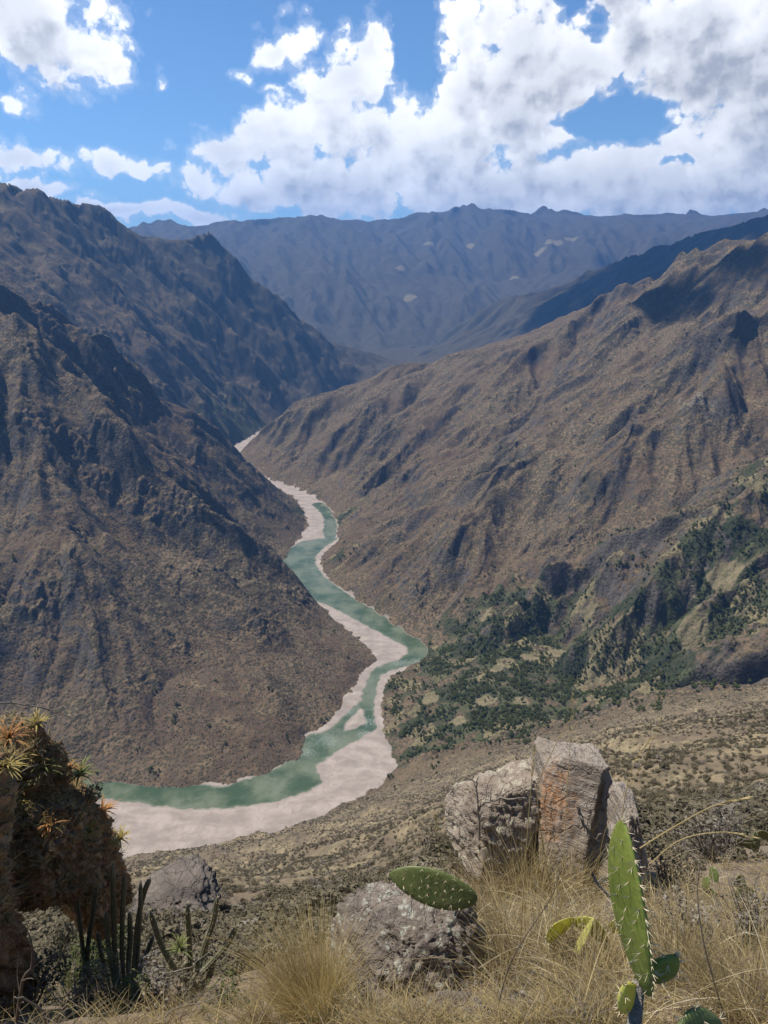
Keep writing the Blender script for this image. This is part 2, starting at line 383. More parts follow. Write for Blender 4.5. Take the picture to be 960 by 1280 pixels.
def erode(X, Y, gx, gy, spacing):
    """branching gullies running down the slope"""
    h = np.zeros_like(X)
    m = np.sqrt(gx*gx+gy*gy)+1e-6
    st = np.clip(m*1.6, 0, 1)
    dx, dy = -gy/m, gx/m                         # across the slope
    ax = np.zeros_like(X); ay = np.zeros_like(X)
    lam = 620.0
    for o in range(7):
        amp = lam*.135*(.42, .85, 1.0, .9, .8, .7, .62)[o]
        px = X/lam+o*3.7; py = Y/lam-o*5.1
        ix = np.floor(px); iy = np.floor(py); fx = px-ix; fy = py-iy
        ddx = dx+ax*.9; ddy = dy+ay*.9
        wt = 0; va = 0; vx = 0; vy = 0
        for i in (-1, 0, 1, 2):
            for j in (-1, 0, 1, 2):
                if (i in (-1, 2)) and (j in (-1, 2)): continue
                hx, hy = hash2(ix+i, iy+j, o+31)
                qx = fx-i-(hx-.5)*.9; qy = fy-j-(hy-.5)*.9
                w = np.exp(-2.2*(qx*qx+qy*qy))
                ph = (qx*ddx+qy*ddy)*6.2832
                wt = wt+w; va = va+w*np.cos(ph); s = -np.sin(ph)*w
                vx = vx+s*ddx; vy = vy+s*ddy
        va = va/wt; vx = vx/wt; vy = vy/wt
        fade = np.clip((lam/spacing-3)/4, 0, 1)*np.clip(lam/(0.02*lam+0)*0+1, 0, 1)
        tri = np.arcsin(np.clip(va*1.25, -1, 1))*.75
        h += amp*st*fade*tri
        ax += -vy*.45; ay += vx*.45
        lam *= .5
    return h

river_line_d = None
Zt = np.zeros((NR, NTH), np.float32); XT = np.exp(_ln)[:, None]*np.sin(_th)[None]; YT = np.exp(_ln)[:, None]*np.cos(_th)[None]
MG = np.zeros((NR, NTH), np.float32)      # distance to river bed
GREEN = np.zeros((NR, NTH), np.float32); FIELD = np.zeros((NR, NTH), np.float32)
SHR = np.zeros((NR, NTH), np.float32)
def W(px, py, z=20): p = at_z(px, py, z); return p.x, p.y
green_spots = [(*W(740,840,60),70,.8),(*W(800,850,70),60,.9),(*W(860,835,90),60,.8),(*W(930,830,110),60,.8),(*W(900,800,150),60,.7),(*W(860,780,150),55,.7),(*W(680,800,60),60,.8),(*W(570,820,10),60,.9),(*W(510,860,6),50,.7),(*W(900,745,190),50,.6),(*W(660,860,30),70,.9),(*W(540,850,10),75,.55),(*W(600,840,20),90,.9),(*W(590,900,15),75,1.),(*W(660,850,30),80,1.),(*W(520,905,10),60,.6),(*W(540,935,10),50,.6),(*W(640,810,40),70,.9),(*W(700,870,40),60,1.),(*W(760,880,60),50,1.1),(*W(830,868,70),50,1.1),(*W(900,855,85),50,1.),(*W(960,850,95),60,1.),(*W(700,820,60),60,.8),(*W(640,920,15),60,1.1),(*W(600,880,15),60,.9),(*W(670,890,30),60,1.1),
  (*W(925,735,190),45,.8),(*W(880,765,150),60,.8),(*W(950,690,220),35,.6),(*W(770,700,160),38,.6),(*W(840,710,170),30,.5),(*W(620,775,45),50,.8),(*W(590,800,20),60,.8),(*W(720,770,90),40,.5),(*W(930,680,230),40,.5),(*W(840,800,120),40,.6),
  (*W(330,545,5),180,1.),(*W(300,552,5),120,1.),(*W(425,650,6),35,.8),(*W(380,642,6),40,.7),(*W(425,705,10),45,.5)]
field_spots = [(*at(408,1072,450)[:2],15,1),(*at(402,1085,360)[:2],12,1),(*at(396,1098,270)[:2],9,1),(*at(380,1118,170)[:2],6,.9),(*at(690,340,9800)[:2],130,1),(*at(672,352,9600)[:2],100,1),(*at(712,330,9900)[:2],110,.9),(*at(512,408,7600)[:2],80,1),(*at(585,330,9600)[:2],110,.8),(*at(535,335,9300)[:2],90,.8),(*at(640,380,8600)[:2],90,.8),(*at(500,380,8300)[:2],90,.7),(*W(610,775,50),22,1),(*W(762,742,130),17,1),(*W(790,722,150),12,.9),(*W(738,768,110),14,.9),(*W(900,765,160),30,1),(*W(860,842,90),26,1),(*W(700,820,55),20,.9),(*W(540,885,10),24,.8),(*W(605,905,12),20,.9),(*W(660,835,40),18,.9),(*W(905,635,240),30,1),(*W(870,645,230),22,.9),(*W(620,862,20),18,.9),(*W(575,920,12),18,.8),(*W(650,905,20),18,.8)]
def build_rows(rows):
    X = XT[rows].astype(np.float64); Y = YT[rows].astype(np.float64); R = np.hypot(X, Y)
    l = np.broadcast_to(_ln[rows][:, None], X.shape); t = np.broadcast_to(_th[None], X.shape)
    # distance to river bed
    Xr = X+fbm(X/38, Y/38, 4, 55)*9*np.clip(R/900, .3, 1); Yr = Y+fbm(X/38+70, Y/38, 4, 56)*9*np.clip(R/900, .3, 1)
    inn = inside(Xr, Yr, river_poly); d = seg_dist(Xr, Yr, river_poly, True); d[inn] = 0
    # warp
    far = np.clip((R-400)/600, 0, 1)
    wx = fbm(X/260, Y/260, 4, 5)*38*far+fbm(X/14, Y/14, 3, 6)*np.clip((R-12)/60, 0, 1)*1.5
    wy = fbm(X/260+50, Y/260, 4, 7)*38*far
    dist = np.clip(d/120, 0, 1); dist = dist*(.25+.75*np.clip((R-890)/130, 0, 1)); wx *= dist; wy *= dist
    X2, Y2 = X+wx, Y+wy; l2 = np.log(np.maximum(np.hypot(X2, Y2), .95)); t2 = np.arctan2(X2, Y2)
    z = bilin(HS, l2, t2)
    gx = bilin(GX, l2, t2); gy = bilin(GY, l2, t2)
    sp = R*.0026
    e = erode(X, Y, gx, gy, sp)
    em = np.clip(d/150, 0, 1)*np.clip((R-120)/700, 0.0, 1)*(.10+.90*np.clip((R-890)/130, 0, 1))
    big = np.clip((R-5500)/2500, 0, 1)
    z2 = z+e*em*(1+.5*big)
    # large erosion for the distant range
    if R.max() > 5000:
        e2 = erode(X*.3+900, Y*.3, gx, gy, sp*.3)
        z2 += e2*3.3*big
    # rocky roughness
    m = np.hypot(gx, gy)
    rough = np.clip(m*1.5, .1, 1)*np.clip(d/60, 0, 1)
    rg = (1-np.abs(fbm(X/90, Y/90, 6, 11, .55))*2)*3.5*np.clip((R-150)/500, 0, 1)
    rg += fbm(X/22, Y/22, 4, 12, .55)*1.6*np.clip((R-80)/250, 0, 1)*np.clip(5000/R, 0, 1)
    # crags
    c = fbm(X/110+9, Y/110, 4, 21); cr = np.clip((c-.28)*4, 0, 1)
    rg += cr*(np.abs(fbm(X/25, Y/25, 4, 22))*11)*np.clip((R-500)/500, 0, 1)
    z2 += rg*rough
    # near slope: hummocks
    nr = np.clip((R-2)/10, 0, 1)*np.clip(1-(R-600)/500, 0, 1)
    z2 += nr*(fbm(X/60, Y/60, 5, 41)*np.clip(R/150, 0, 1)*7*np.clip(d/80, 0, 1)+fbm(X/9, Y/9, 5, 42)*np.clip(R/40, 0.08, 1)*.8*np.clip(d/30, 0, 1))
    z2 += np.clip(1-R/40, 0, 1)*(fbm(X/.9, Y/.9, 5, 43)*.09)
    sb = np.full(X.shape, -99.0)
    if R.min() < 3600 and R.max() > 800:
        nearw = d < 40
        if nearw.any():
            sb[nearw] = water_field(X[nearw], Y[nearw])
    sb = np.where(sb > -90, sb+1.8+fbm(X/16, Y/16, 4, 71)*3.2, sb)
    bed = np.where(sb > 0, -np.clip(sb*.25, 0, 2.0), np.clip(-sb*.05, 0, 1.0))-.06+fbm(X/30, Y/30, 4, 72)*.25*np.clip(-sb*.1, 0, 1)
    z2 = np.where(inn, bed, z2)
    # never dig below the bed near the river
    z2 = np.where(~inn, np.maximum(z2, .3+np.clip(d*.35, 0, 60)), z2)
    # bank towards the bed kept a little steep
    g = 0
    for (cx, cy, r, a) in green_spots: g = np.maximum(g, a*blob(X, Y, cx, cy, r*1.25))
    g = g*.95+fbm(X/34, Y/34, 5, 61, .6)*.75*np.clip(g*1.6, 0, 1)
    fl = 0
    for (cx, cy, r, a) in field_spots: fl = np.maximum(fl, a*blob(X+fbm(X/20, Y/20, 3, 62)*10, Y, cx, cy, r))
    return rows, z2, d, g, fl, sb
for rows, z2, d, g, fl, sb in pmap(build_rows, NR, 48):
    Zt[rows] = z2; MG[rows] = d; GREEN[rows] = g; FIELD[rows] = fl; SHR[rows] = sb
def ground_z(x, y):
    r = max(math.hypot(x, y), 1.0); l = math.log(r); t = math.atan2(x, y)
    i = int(np.clip(np.searchsorted(_ln, l)-1, 0, NR-2)); j = int(np.clip(np.searchsorted(_th, t)-1, 0, NTH-2))
    a = min(max((l-_ln[i])/(_ln[i+1]-_ln[i]), 0), 1); b = min(max((t-_th[j])/(_th[j+1]-_th[j]), 0), 1)
    return float((Zt[i, j]*(1-a)+Zt[i+1, j]*a)*(1-b)+(Zt[i, j+1]*(1-a)+Zt[i+1, j+1]*a)*b)

def new_obj(name, me, parent=None, mat=None):
    o = bpy.data.objects.new(name, me); COL.objects.link(o)
    if parent: o.parent = parent
    if mat: me.materials.append(mat)
    return o
def tag(o, label=None, cat=None, group=None, kind=None):
    for k, v in (('label', label), ('category', cat), ('group', group), ('kind', kind)):
        if v: o[k] = v
    return o
def np_mesh(name, V, F, mat=None, parent=None, smooth=True, attrs=None):
    me = bpy.data.meshes.new(name)
    V = np.asarray(V, np.float32); F = np.asarray(F, np.int32)
    me.vertices.add(len(V)); me.vertices.foreach_set('co', V.ravel())
    me.loops.add(F.size); me.loops.foreach_set('vertex_index', F.ravel())
    me.polygons.add(len(F)); k = F.shape[1]
    me.polygons.foreach_set('loop_start', np.arange(0, F.size, k, dtype=np.int32))
    me.update(calc_edges=True)
    me.polygons.foreach_set('use_smooth', np.full(len(F), smooth))
    for an, av in (attrs or {}).items():
        a = me.attributes.new(an, 'FLOAT', 'POINT'); a.data.foreach_set('value', np.asarray(av, np.float32).ravel())
    return new_obj(name, me, parent, mat)

def new_mat(name):
    m = bpy.data.materials.new(name); m.use_nodes = True; m.node_tree.nodes.clear()
    n = NT(m.node_tree); return m, n
def finish(n, col, rough=.9, normal=None, **kw):
    ins = {'Base Color': col if isinstance(col, bpy.types.NodeSocket) else (*col[:3], 1), 'Roughness': rough}
    if normal is not None: ins['Normal'] = normal
    ins.update(kw)
    b = n.node('ShaderNodeBsdfPrincipled', ins)
    o = n.node('ShaderNodeOutputMaterial'); n.link(b.outputs[0], o.inputs[0]); return b
def coords(n): return n.node('ShaderNodeTexCoord').outputs['Object']

def terrain_material():
    m, n = new_mat('slope_earth'); P = coords(n)
    geo = n.node('ShaderNodeNewGeometry'); nz = n.node('ShaderNodeSeparateXYZ', {0: geo.outputs['Normal']}).outputs[2]
    at_ = lambda nm: n.node('ShaderNodeAttribute', attribute_name=nm).outputs['Fac']
    g, fl, d, rr = at_('green'), at_('field'), at_('bank'), at_('reach')
    big = n.noise(P, .0045, 4, .6); mid = n.noise(P, .028, 5, .65); sm = n.noise(P, .14, 3, .6); fine = n.noise(P, .55, 3, .65)
    soil = n.mix(n.rng(big, .35, .65), (.118, .078, .047), (.192, .134, .078))
    soil = n.mix(n.math('MULTIPLY', n.rng(mid, .5, .72), .55), soil, (.29, .215, .118))
    soil = n.mix(n.math('MULTIPLY', n.rng(mid, .5, .3), .6), soil, (.070, .056, .045))
    # rock where steep
    rock = n.mix(n.rng(sm, .35, .65), (.060, .052, .047), (.150, .125, .105))
    rk = n.math('ADD', nz, n.math('MULTIPLY_ADD', mid, .5, -.25))
    col = n.mix(n.rng(rk, .74, .56), soil, rock)
    # scree chutes
    sc = n.noise(n.vmath('MULTIPLY', P, (.012, .004, .004)), 1.0, 6, .7)
    col = n.mix(n.math('MULTIPLY', n.rng(sc, .64, .72), .5), col, (.34, .29, .22))
    # scrub speckle
    v = n.node('ShaderNodeTexVoronoi', {'Vector': P, 'Scale': .19, 'Randomness': 1.0}, feature='F1').outputs['Distance']
    thr = n.math('ADD', n.math('MULTIPLY_ADD', big, .9, -.05), n.math('MULTIPLY_ADD', mid, .7, -.35))
    sp = n.math('MULTIPLY', n.rng(n.math('SUBTRACT', v, n.math('MULTIPLY', thr, 1.15)), .06, -.10), n.rng(rr, 500, 900))
    sp2 = n.rng(n.math('ADD', sm, n.math('MULTIPLY', fine, .6)), .74, .94)
    scrub = n.mix(fine, (.038, .035, .022), (.088, .076, .045))
    col = n.mix(n.math('MULTIPLY', sp, .80), col, scrub)
    col = n.mix(n.math('MULTIPLY', sp2, .55), col, scrub)
    # far slopes: woody tone, darkened further in place of cloud shadow
    col = n.mix(n.math('MULTIPLY', n.rng(rr, 2900, 5000), .68), col, (.042, .040, .028))
    col = n.mix(n.rng(n.noise(P, .0105, 6, .68), .54, .70), col, n.mix(.55, col, (.030, .030, .018)))
    # fields and irrigated green, parcelled
    wp = n.vmath('ADD', n.vmath('MULTIPLY', P, (1, 1, 0)), n.vmath('MULTIPLY', n.noise(P, .03, 3, .6, out='Color'), (26, 26, 0)))
    pv = n.node('ShaderNodeTexVoronoi', {'Vector': wp, 'Scale': .026}, voronoi_dimensions='2D')
    pe = n.node('ShaderNodeTexVoronoi', {'Vector': wp, 'Scale': .026}, feature='DISTANCE_TO_EDGE', voronoi_dimensions='2D').outputs['Distance']
    pr = n.node('ShaderNodeSeparateXYZ', {0: pv.outputs['Color']}).outputs[0]
    parc = n.mix(n.rng(pr, .62, .66), n.mix(n.rng(pr, .28, .32), (.030, .042, .018), (.070, .078, .034)), (.20, .165, .085))
    parc = n.mix(n.rng(pe, .05, .02), parc, (.028, .038, .018))
    parc = n.mix(n.math('MULTIPLY', n.rng(sm, .45, .6), .6), parc, (.060, .055, .034))
    col = n.mix(n.math('MULTIPLY', n.rng(g, .22, .5), .9), col, parc)
    col = n.mix(n.math('MULTIPLY', n.rng(fl, .45, .6), .85), col, n.mix(n.rng(sm, .4, .6), (.225, .175, .105), (.16, .14, .070)))
    # our own slope is grassier, straw and olive
    near = n.rng(rr, 960, 780)
    straw = n.mix(n.rng(sm, .4, .62), (.150, .120, .074), (.290, .228, .132))
    straw = n.mix(n.rng(fine, .5, .7), straw, (.085, .078, .045))
    col = n.mix(n.math('MULTIPLY', near, .8), col, n.mix(n.rng(mid, .40, .62), straw, n.mix(.6, straw, (.095, .072, .058))))
    h = n.math('ADD', n.math('MULTIPLY', fine, .8), n.math('ADD', n.math('MULTIPLY', sm, 2.6), n.math('MULTIPLY', sp, .8)))
    bump = n.node('ShaderNodeBump', {'Height': h, 'Strength': .75, 'Distance': 1.0}).outputs[0]
    finish(n, col, .95, bump, **{'Specular IOR Level': .15})
    return m
MT = terrain_material()
def sand_material():
    m, n = new_mat('river_sand'); P = coords(n)
    sh = n.node('ShaderNodeAttribute', attribute_name='shore').outputs['Fac']
    warp = n.vmath('ADD', P, n.vmath('MULTIPLY', n.noise(P, .02, 3, .6, out='Color'), (30, 30, 0)))
    a = n.noise(n.vmath('MULTIPLY', warp, (1, 1.6, 1)), .03, 6, .6); b = n.noise(P, .45, 5, .7)
    st = n.node('ShaderNodeTexWave', {'Vector': n.vmath('ADD', P, n.vmath('MULTIPLY', n.noise(P, .012, 3, .6, out='Color'), (90, 90, 0))), 'Scale': .028, 'Distortion': 3.0, 'Detail': 3.0}, wave_type='BANDS').outputs['Fac']
    col = n.mix(n.rng(a, .32, .68), (.245, .198, .160), (.375, .310, .255))
    col = n.mix(n.math('MULTIPLY', n.rng(st, .75, .98), .22), col, (.27, .225, .185))
    col = n.mix(n.math('MULTIPLY', n.rng(b, .52, .70), .40), col, (.19, .155, .13))
    gr = n.noise(n.vmath('MULTIPLY', warp, (1.0, .35, 1)), .10, 6, .7)
    col = n.mix(n.math('MULTIPLY', n.rng(gr, .52, .66), .5), col, (.22, .18, .145))
    col = n.mix(n.math('MULTIPLY', n.rng(n.math('ADD', sh, n.math('MULTIPLY', a, 14)), 3.5, 6.5), .55), col, (.19, .165, .12))
    finish(n, col, .9, n.node('ShaderNodeBump', {'Height': n.math('ADD', n.math('MULTIPLY', b, .5), a), 'Strength': .35, 'Distance': 1.0}).outputs[0])
    return m
MSAND = sand_material()
def water_material():
    m, n = new_mat('river_water'); P = coords(n)
    sh = n.node('ShaderNodeAttribute', attribute_name='shore').outputs['Fac']
    rp = n.node('ShaderNodeAttribute', attribute_name='rapid').outputs['Fac']
    big = n.noise(P, .018, 4, .6); a = n.noise(P, .12, 4, .65); r = n.noise(n.vmath('MULTIPLY', P, (1, 1.3, 1)), .5, 4, .6)
    e = n.math('ADD', sh, n.math('MULTIPLY_ADD', a, 6, -3))
    deep = n.mix(n.rng(big, .35, .65), (.052, .080, .036), (.140, .158, .095))
    stk = n.noise(n.vmath('ADD', n.vmath('MULTIPLY', P, (.022, .022, 1)), n.vmath('MULTIPLY', n.noise(P, .02, 3, out='Color'), (.5, .5, 0))), 1.0, 6, .7)
    deep = n.mix(n.math('MULTIPLY', n.rng(stk, .52, .70), .45), deep, (.20, .22, .155))
    deep = n.mix(n.math('MULTIPLY', n.rng(stk, .48, .34), .5), deep, (.036, .062, .030))
    col = n.mix(n.rng(e, 5, -1), deep, (.150, .165, .110))
    col = n.mix(n.math('MULTIPLY', n.rng(n.math('ADD', rp, n.math('MULTIPLY_ADD', r, 5.0, -2.9)), .55, 1.2), .55), col, (.55, .60, .58))
    h = n.math('ADD', n.math('MULTIPLY', a, 1.0), n.math('MULTIPLY', r, .45))
    finish(n, col, .16, n.node('ShaderNodeBump', {'Height': h, 'Strength': .9, 'Distance': .7}).outputs[0], **{'IOR': 1.33})
    return m
MWATER = water_material()

def ground_material():
    m, n = new_mat('stony_soil'); P = coords(n)
    a = n.noise(P, .8, 5, .6); b = n.noise(P, 9, 5, .65); c = n.noise(P, 60, 3, .6)
    col = n.mix(n.rng(a, .35, .65), (.13, .095, .062), (.22, .16, .10))
    col = n.mix(n.rng(b, .5, .75), col, (.31, .24, .14))
    col = n.mix(n.rng(c, .5, .3), col, (.07, .055, .04))
    h = n.math('ADD', n.math('MULTIPLY', b, .06), n.math('MULTIPLY', c, .012))
    finish(n, col, .95, n.node('ShaderNodeBump', {'Height': h, 'Strength': .9, 'Distance': 1.0}).outputs[0])
    return m
MGR = ground_material()

def TH(px, py=640, r=1000): return math.atan2(*at(px, py, r)[:2])
def pw(*pts): return [tuple(at(*p)[:2]) for p in pts]
def arc(t, r): return (r*math.sin(t), r*math.cos(t))
Rg = 1.2
edge = [(1500,790,950),(1200,835,920),(960,862,900),(850,882,870),(765,906,850),(700,922,845),(640,940,845),(560,962,860),(510,980,875)]
fl_w = poly_world(far_left); fr_w = poly_world(far_right); bl = poly_world(bank_left); br = poly_world(bank_right)
poly_hill = [arc(Rg, 1)]+[arc(a, .5) for a in (.8, 0, -.8)]+[arc(-Rg, 1), arc(-Rg, 900)] + [p[:2] for p in br[:10]] + pw(*edge[::-1]) + [arc(Rg, 950)]
poly_left = [p[:2] for p in bl] + [p[:2] for p in fl_w[:1]] + pw((250,560,2700),(150,470,2600),(0,400,2550)) + [arc(-Rg, 2500), arc(-Rg, 1000)]
poly_floor = [p[:2] for p in br[9:17]] + pw((600,786,1320),(700,790,1300),(800,775,1260),(960,740,1220)) + [arc(Rg, 1300), arc(Rg, 950)] + pw(*edge)
poly_right = [p[:2] for p in br[16:]] + [p[:2] for p in fr_w[:5]] + pw((345,525,3150),(480,474,3400),(700,405,3500),(960,300,3500)) + [arc(Rg, 3500), arc(Rg, 1300)] + pw((960,740,1220),(800,775,1260),(700,790,1300),(600,786,1320))
poly_fleft = poly_left[len(bl):len(bl)+4][::1] + [arc(-Rg, 2500), arc(-Rg, 6000), arc(math.radians(-5), 5900)] + [p[:2] for p in fl_w[::-1]]
def build_terrain():
    Xc = (XT[:-1, :-1]+XT[1:, 1:])/2; Yc = (YT[:-1, :-1]+YT[1:, 1:])/2; Rc = np.hypot(Xc, Yc); Tc = np.arctan2(Xc, Yc)
    reg = np.full(Xc.shape, 7, np.int8)                       # distant range
    tb = math.atan2(*at_z(492, 464, 0)[:2])
    reg[(Rc < 6600) & (Tc > tb-.01)] = 6                      # far right
    reg[(Rc < 6000) & (Tc < math.radians(0.3))] = 5
    reg[inside(Xc, Yc, poly_right)] = 4
    reg[inside(Xc, Yc, poly_floor)] = 3
    reg[inside(Xc, Yc, poly_left)] = 2
    reg[(MG[:-1, :-1] <= 0) & (Rc > 600)] = 8
    reg[inside(Xc, Yc, poly_hill)] = 1
    reg[:NEAR_ROWS] = 0
    names = {0: 'ground', 1: 'hillside', 2: 'left_mountain', 3: 'valley_floor', 4: 'right_mountain', 5: 'far_left_mountain', 6: 'far_right_mountain', 7: 'distant_mountains', 8: 'riverbed'}
    idx = np.arange(NR*NTH).reshape(NR, NTH)
    Q = np.stack([idx[:-1, :-1], idx[:-1, 1:], idx[1:, 1:], idx[1:, :-1]], -1)
    V = np.stack([XT, YT, Zt], -1).reshape(-1, 3)
    at_flat = {'green': GREEN.ravel(), 'field': FIELD.ravel(), 'bank': MG.ravel(), 'reach': np.hypot(XT, YT).ravel(), 'shore': SHR.ravel()}
    for k, nm in names.items():
        F = Q[reg == k]
        if not len(F): continue
        u, inv = np.unique(F.ravel(), return_inverse=True)
        o = np_mesh(nm, V[u], inv.reshape(-1, 4), MGR if k == 0 else MSAND if k == 8 else MT, attrs={a: b[u] for a, b in at_flat.items()})
        tag(o, kind='structure')
    # the water lies in the bed, a sheet of its own
    F = Q[(reg == 8) & (SHR[:-1, :-1] > -9) | ((SHR[:-1, :-1] > 0))]
    u, inv = np.unique(F.ravel(), return_inverse=True)
    Vw = V[u].copy(); Vw[:, 2] = -.12
    rap = np.zeros(len(u))
    for px, py, rr in ((408,926,34),(462,903,26),(455,917,22),(500,829,24),(522,826,18),(353,706,16),(405,674,16),(438,890,18),(385,940,24),(418,672,12)):
        c = at_z(px, py); rap = np.maximum(rap, blob(Vw[:, 0], Vw[:, 1], c.x, c.y, rr))
    tag(np_mesh('water', Vw, inv.reshape(-1, 4), MWATER, attrs={'shore': SHR.ravel()[u], 'rapid': rap}), kind='structure')
build_terrain()
# ------------------------------------------------------------------ clouds overhead that shade parts of the land (their bases are far above the peaks)
def cloud_material():
    m, n = new_mat('cloud'); b = finish(n, (.85, .85, .86), 1.0); G = n.node('ShaderNodeTexCoord').outputs['Generated']
    P = coords(n); q = n.vmath('LENGTH', n.vmath('MULTIPLY', n.vmath('SUBTRACT', G, (.5, .5, .5)), (2.1, 2.1, .6)), out=1)
    f = n.rng(n.math('ADD', n.math('MULTIPLY_ADD', q, -1.0, .95), n.math('MULTIPLY_ADD', n.noise(P, .0022, 7, .62), 3.0, -1.5)), -.1, .55)
    out = [x for x in n.n if x.type == 'OUTPUT_MATERIAL'][0]; t_ = n.node('ShaderNodeBsdfTransparent')
    mx = n.node('ShaderNodeMixShader', {0: f, 1: t_.outputs[0], 2: b.outputs[0]}); n.link(mx.outputs[0], out.inputs[0]); return m
MC = cloud_material()
def cloud(shade, height, rx, ry, seed):
    s = Vector(shade); c = s+SUND*((height-s.z)/SUND.z)
    bm = bmesh.new(); bmesh.ops.create_icosphere(bm, subdivisions=5, radius=1)
    co = np.array([v.co[:] for v in bm.verts])
    a = np.arctan2(co[:, 1], co[:, 0]); 
    k = 1+.42*fbm(co[:, 0]*1.6+seed*7, co[:, 1]*1.6+co[:, 2]*.7, 5, 101)+.18*fbm(co[:, 0]*5+seed, co[:, 1]*5+co[:, 2]*3, 4, 102)
    for v, kk in zip(bm.verts, k):
        z = v.co.z; v.co = Vector((v.co.x*rx*kk, v.co.y*ry*kk, z*(420 if z > 0 else 130)*kk))
    me = bpy.data.meshes.new('cloud'); bm.to_mesh(me); bm.free()
    for p in me.polygons: p.use_smooth = True
    o = new_obj('cloud', me, None, MC); o.location = c; tag(o, kind='structure')
def P3(px, py, r): p = at(px, py, r); return (p.x, p.y, p.z)
cloud(P3(860,320,5700), 5600, 1300, 800, 4)
cloud(P3(845,365,2600), 3300, 110, 110, 5)
# ------------------------------------------------------------------ vegetation helpers
def _i(l): return np.clip(np.searchsorted(_ln, l)-1, 0, NR-2)
def gz_np(x, y):
    r = np.maximum(np.hypot(x, y), 1.0); l = np.log(r); t = np.arctan2(x, y)
    i = _i(l); j = np.clip(np.searchsorted(_th, t)-1, 0, NTH-2)
    a = np.clip((l-_ln[i])/(_ln[i+1]-_ln[i]), 0, 1); b = np.clip((t-_th[j])/(_th[j+1]-_th[j]), 0, 1)
    return (Zt[i, j]*(1-a)+Zt[i+1, j]*a)*(1-b)+(Zt[i, j+1]*(1-a)+Zt[i+1, j+1]*a)*b, i, j
def hit(px, py, r0=1.0, r1=3000):
    """where the line of sight through a pixel of the photograph meets the ground"""
    r = r0; f = 1.02
    while r < r1:
        p = at(px, py, r)
        if p.z < ground_z(p.x, p.y):
            a, b = r/f, r
            for _ in range(7):
                m = (a+b)/2; p = at(px, py, m)
                if p.z < ground_z(p.x, p.y): b = m
                else: a = m
            return p
        r *= f
    return p
def frand(a, b): return random.uniform(a, b)

def leafy_mat(name, c1, c2, rough=.8, trans=0.0):
    m, n = new_mat(name); oi = n.node('ShaderNodeObjectInfo'); P = coords(n)
    f = n.math('ADD', n.math('MULTIPLY', oi.outputs['Random'], .65), n.math('MULTIPLY', n.noise(P, 3.1, 2), .5))
    geo = n.node('ShaderNodeNewGeometry')
    f = n.math('ADD', f, n.math('MULTIPLY_ADD', geo.outputs['Random Per Island'], .4, -.2), clamp=True)
    col = n.mix(f, c1, c2)
    b = finish(n, col, rough, **{'Specular IOR Level': .2})
    if trans:
        out = [x for x in n.n if x.type == 'OUTPUT_MATERIAL'][0]
        tr = n.node('ShaderNodeBsdfTranslucent', {'Color': col}); mx = n.node('ShaderNodeMixShader', {0: trans, 1: b.outputs[0], 2: tr.outputs[0]})
        n.link(mx.outputs[0], out.inputs[0])
    return m
M_SCRUB = leafy_mat('dry_scrub_leaf', (.062, .056, .034), (.180, .148, .092), .9, .2)
M_GREYTWIG = leafy_mat('grey_twig', (.11, .095, .075), (.25, .215, .165), .9)
M_TREE = leafy_mat('tree_leaf', (.065, .085, .022), (.150, .162, .050), .7, .4)
M_BARK = leafy_mat('bark', (.07, .055, .04), (.13, .10, .075))
M_STRAW = leafy_mat('straw', (.22, .155, .065), (.50, .40, .20), .7, .35)
M_GOLD = leafy_mat('golden_straw', (.42, .31, .12), (.62, .50, .24), .6, .4)
M_OLIVE = leafy_mat('olive_leaf', (.055, .075, .022), (.14, .15, .05), .7, .25)

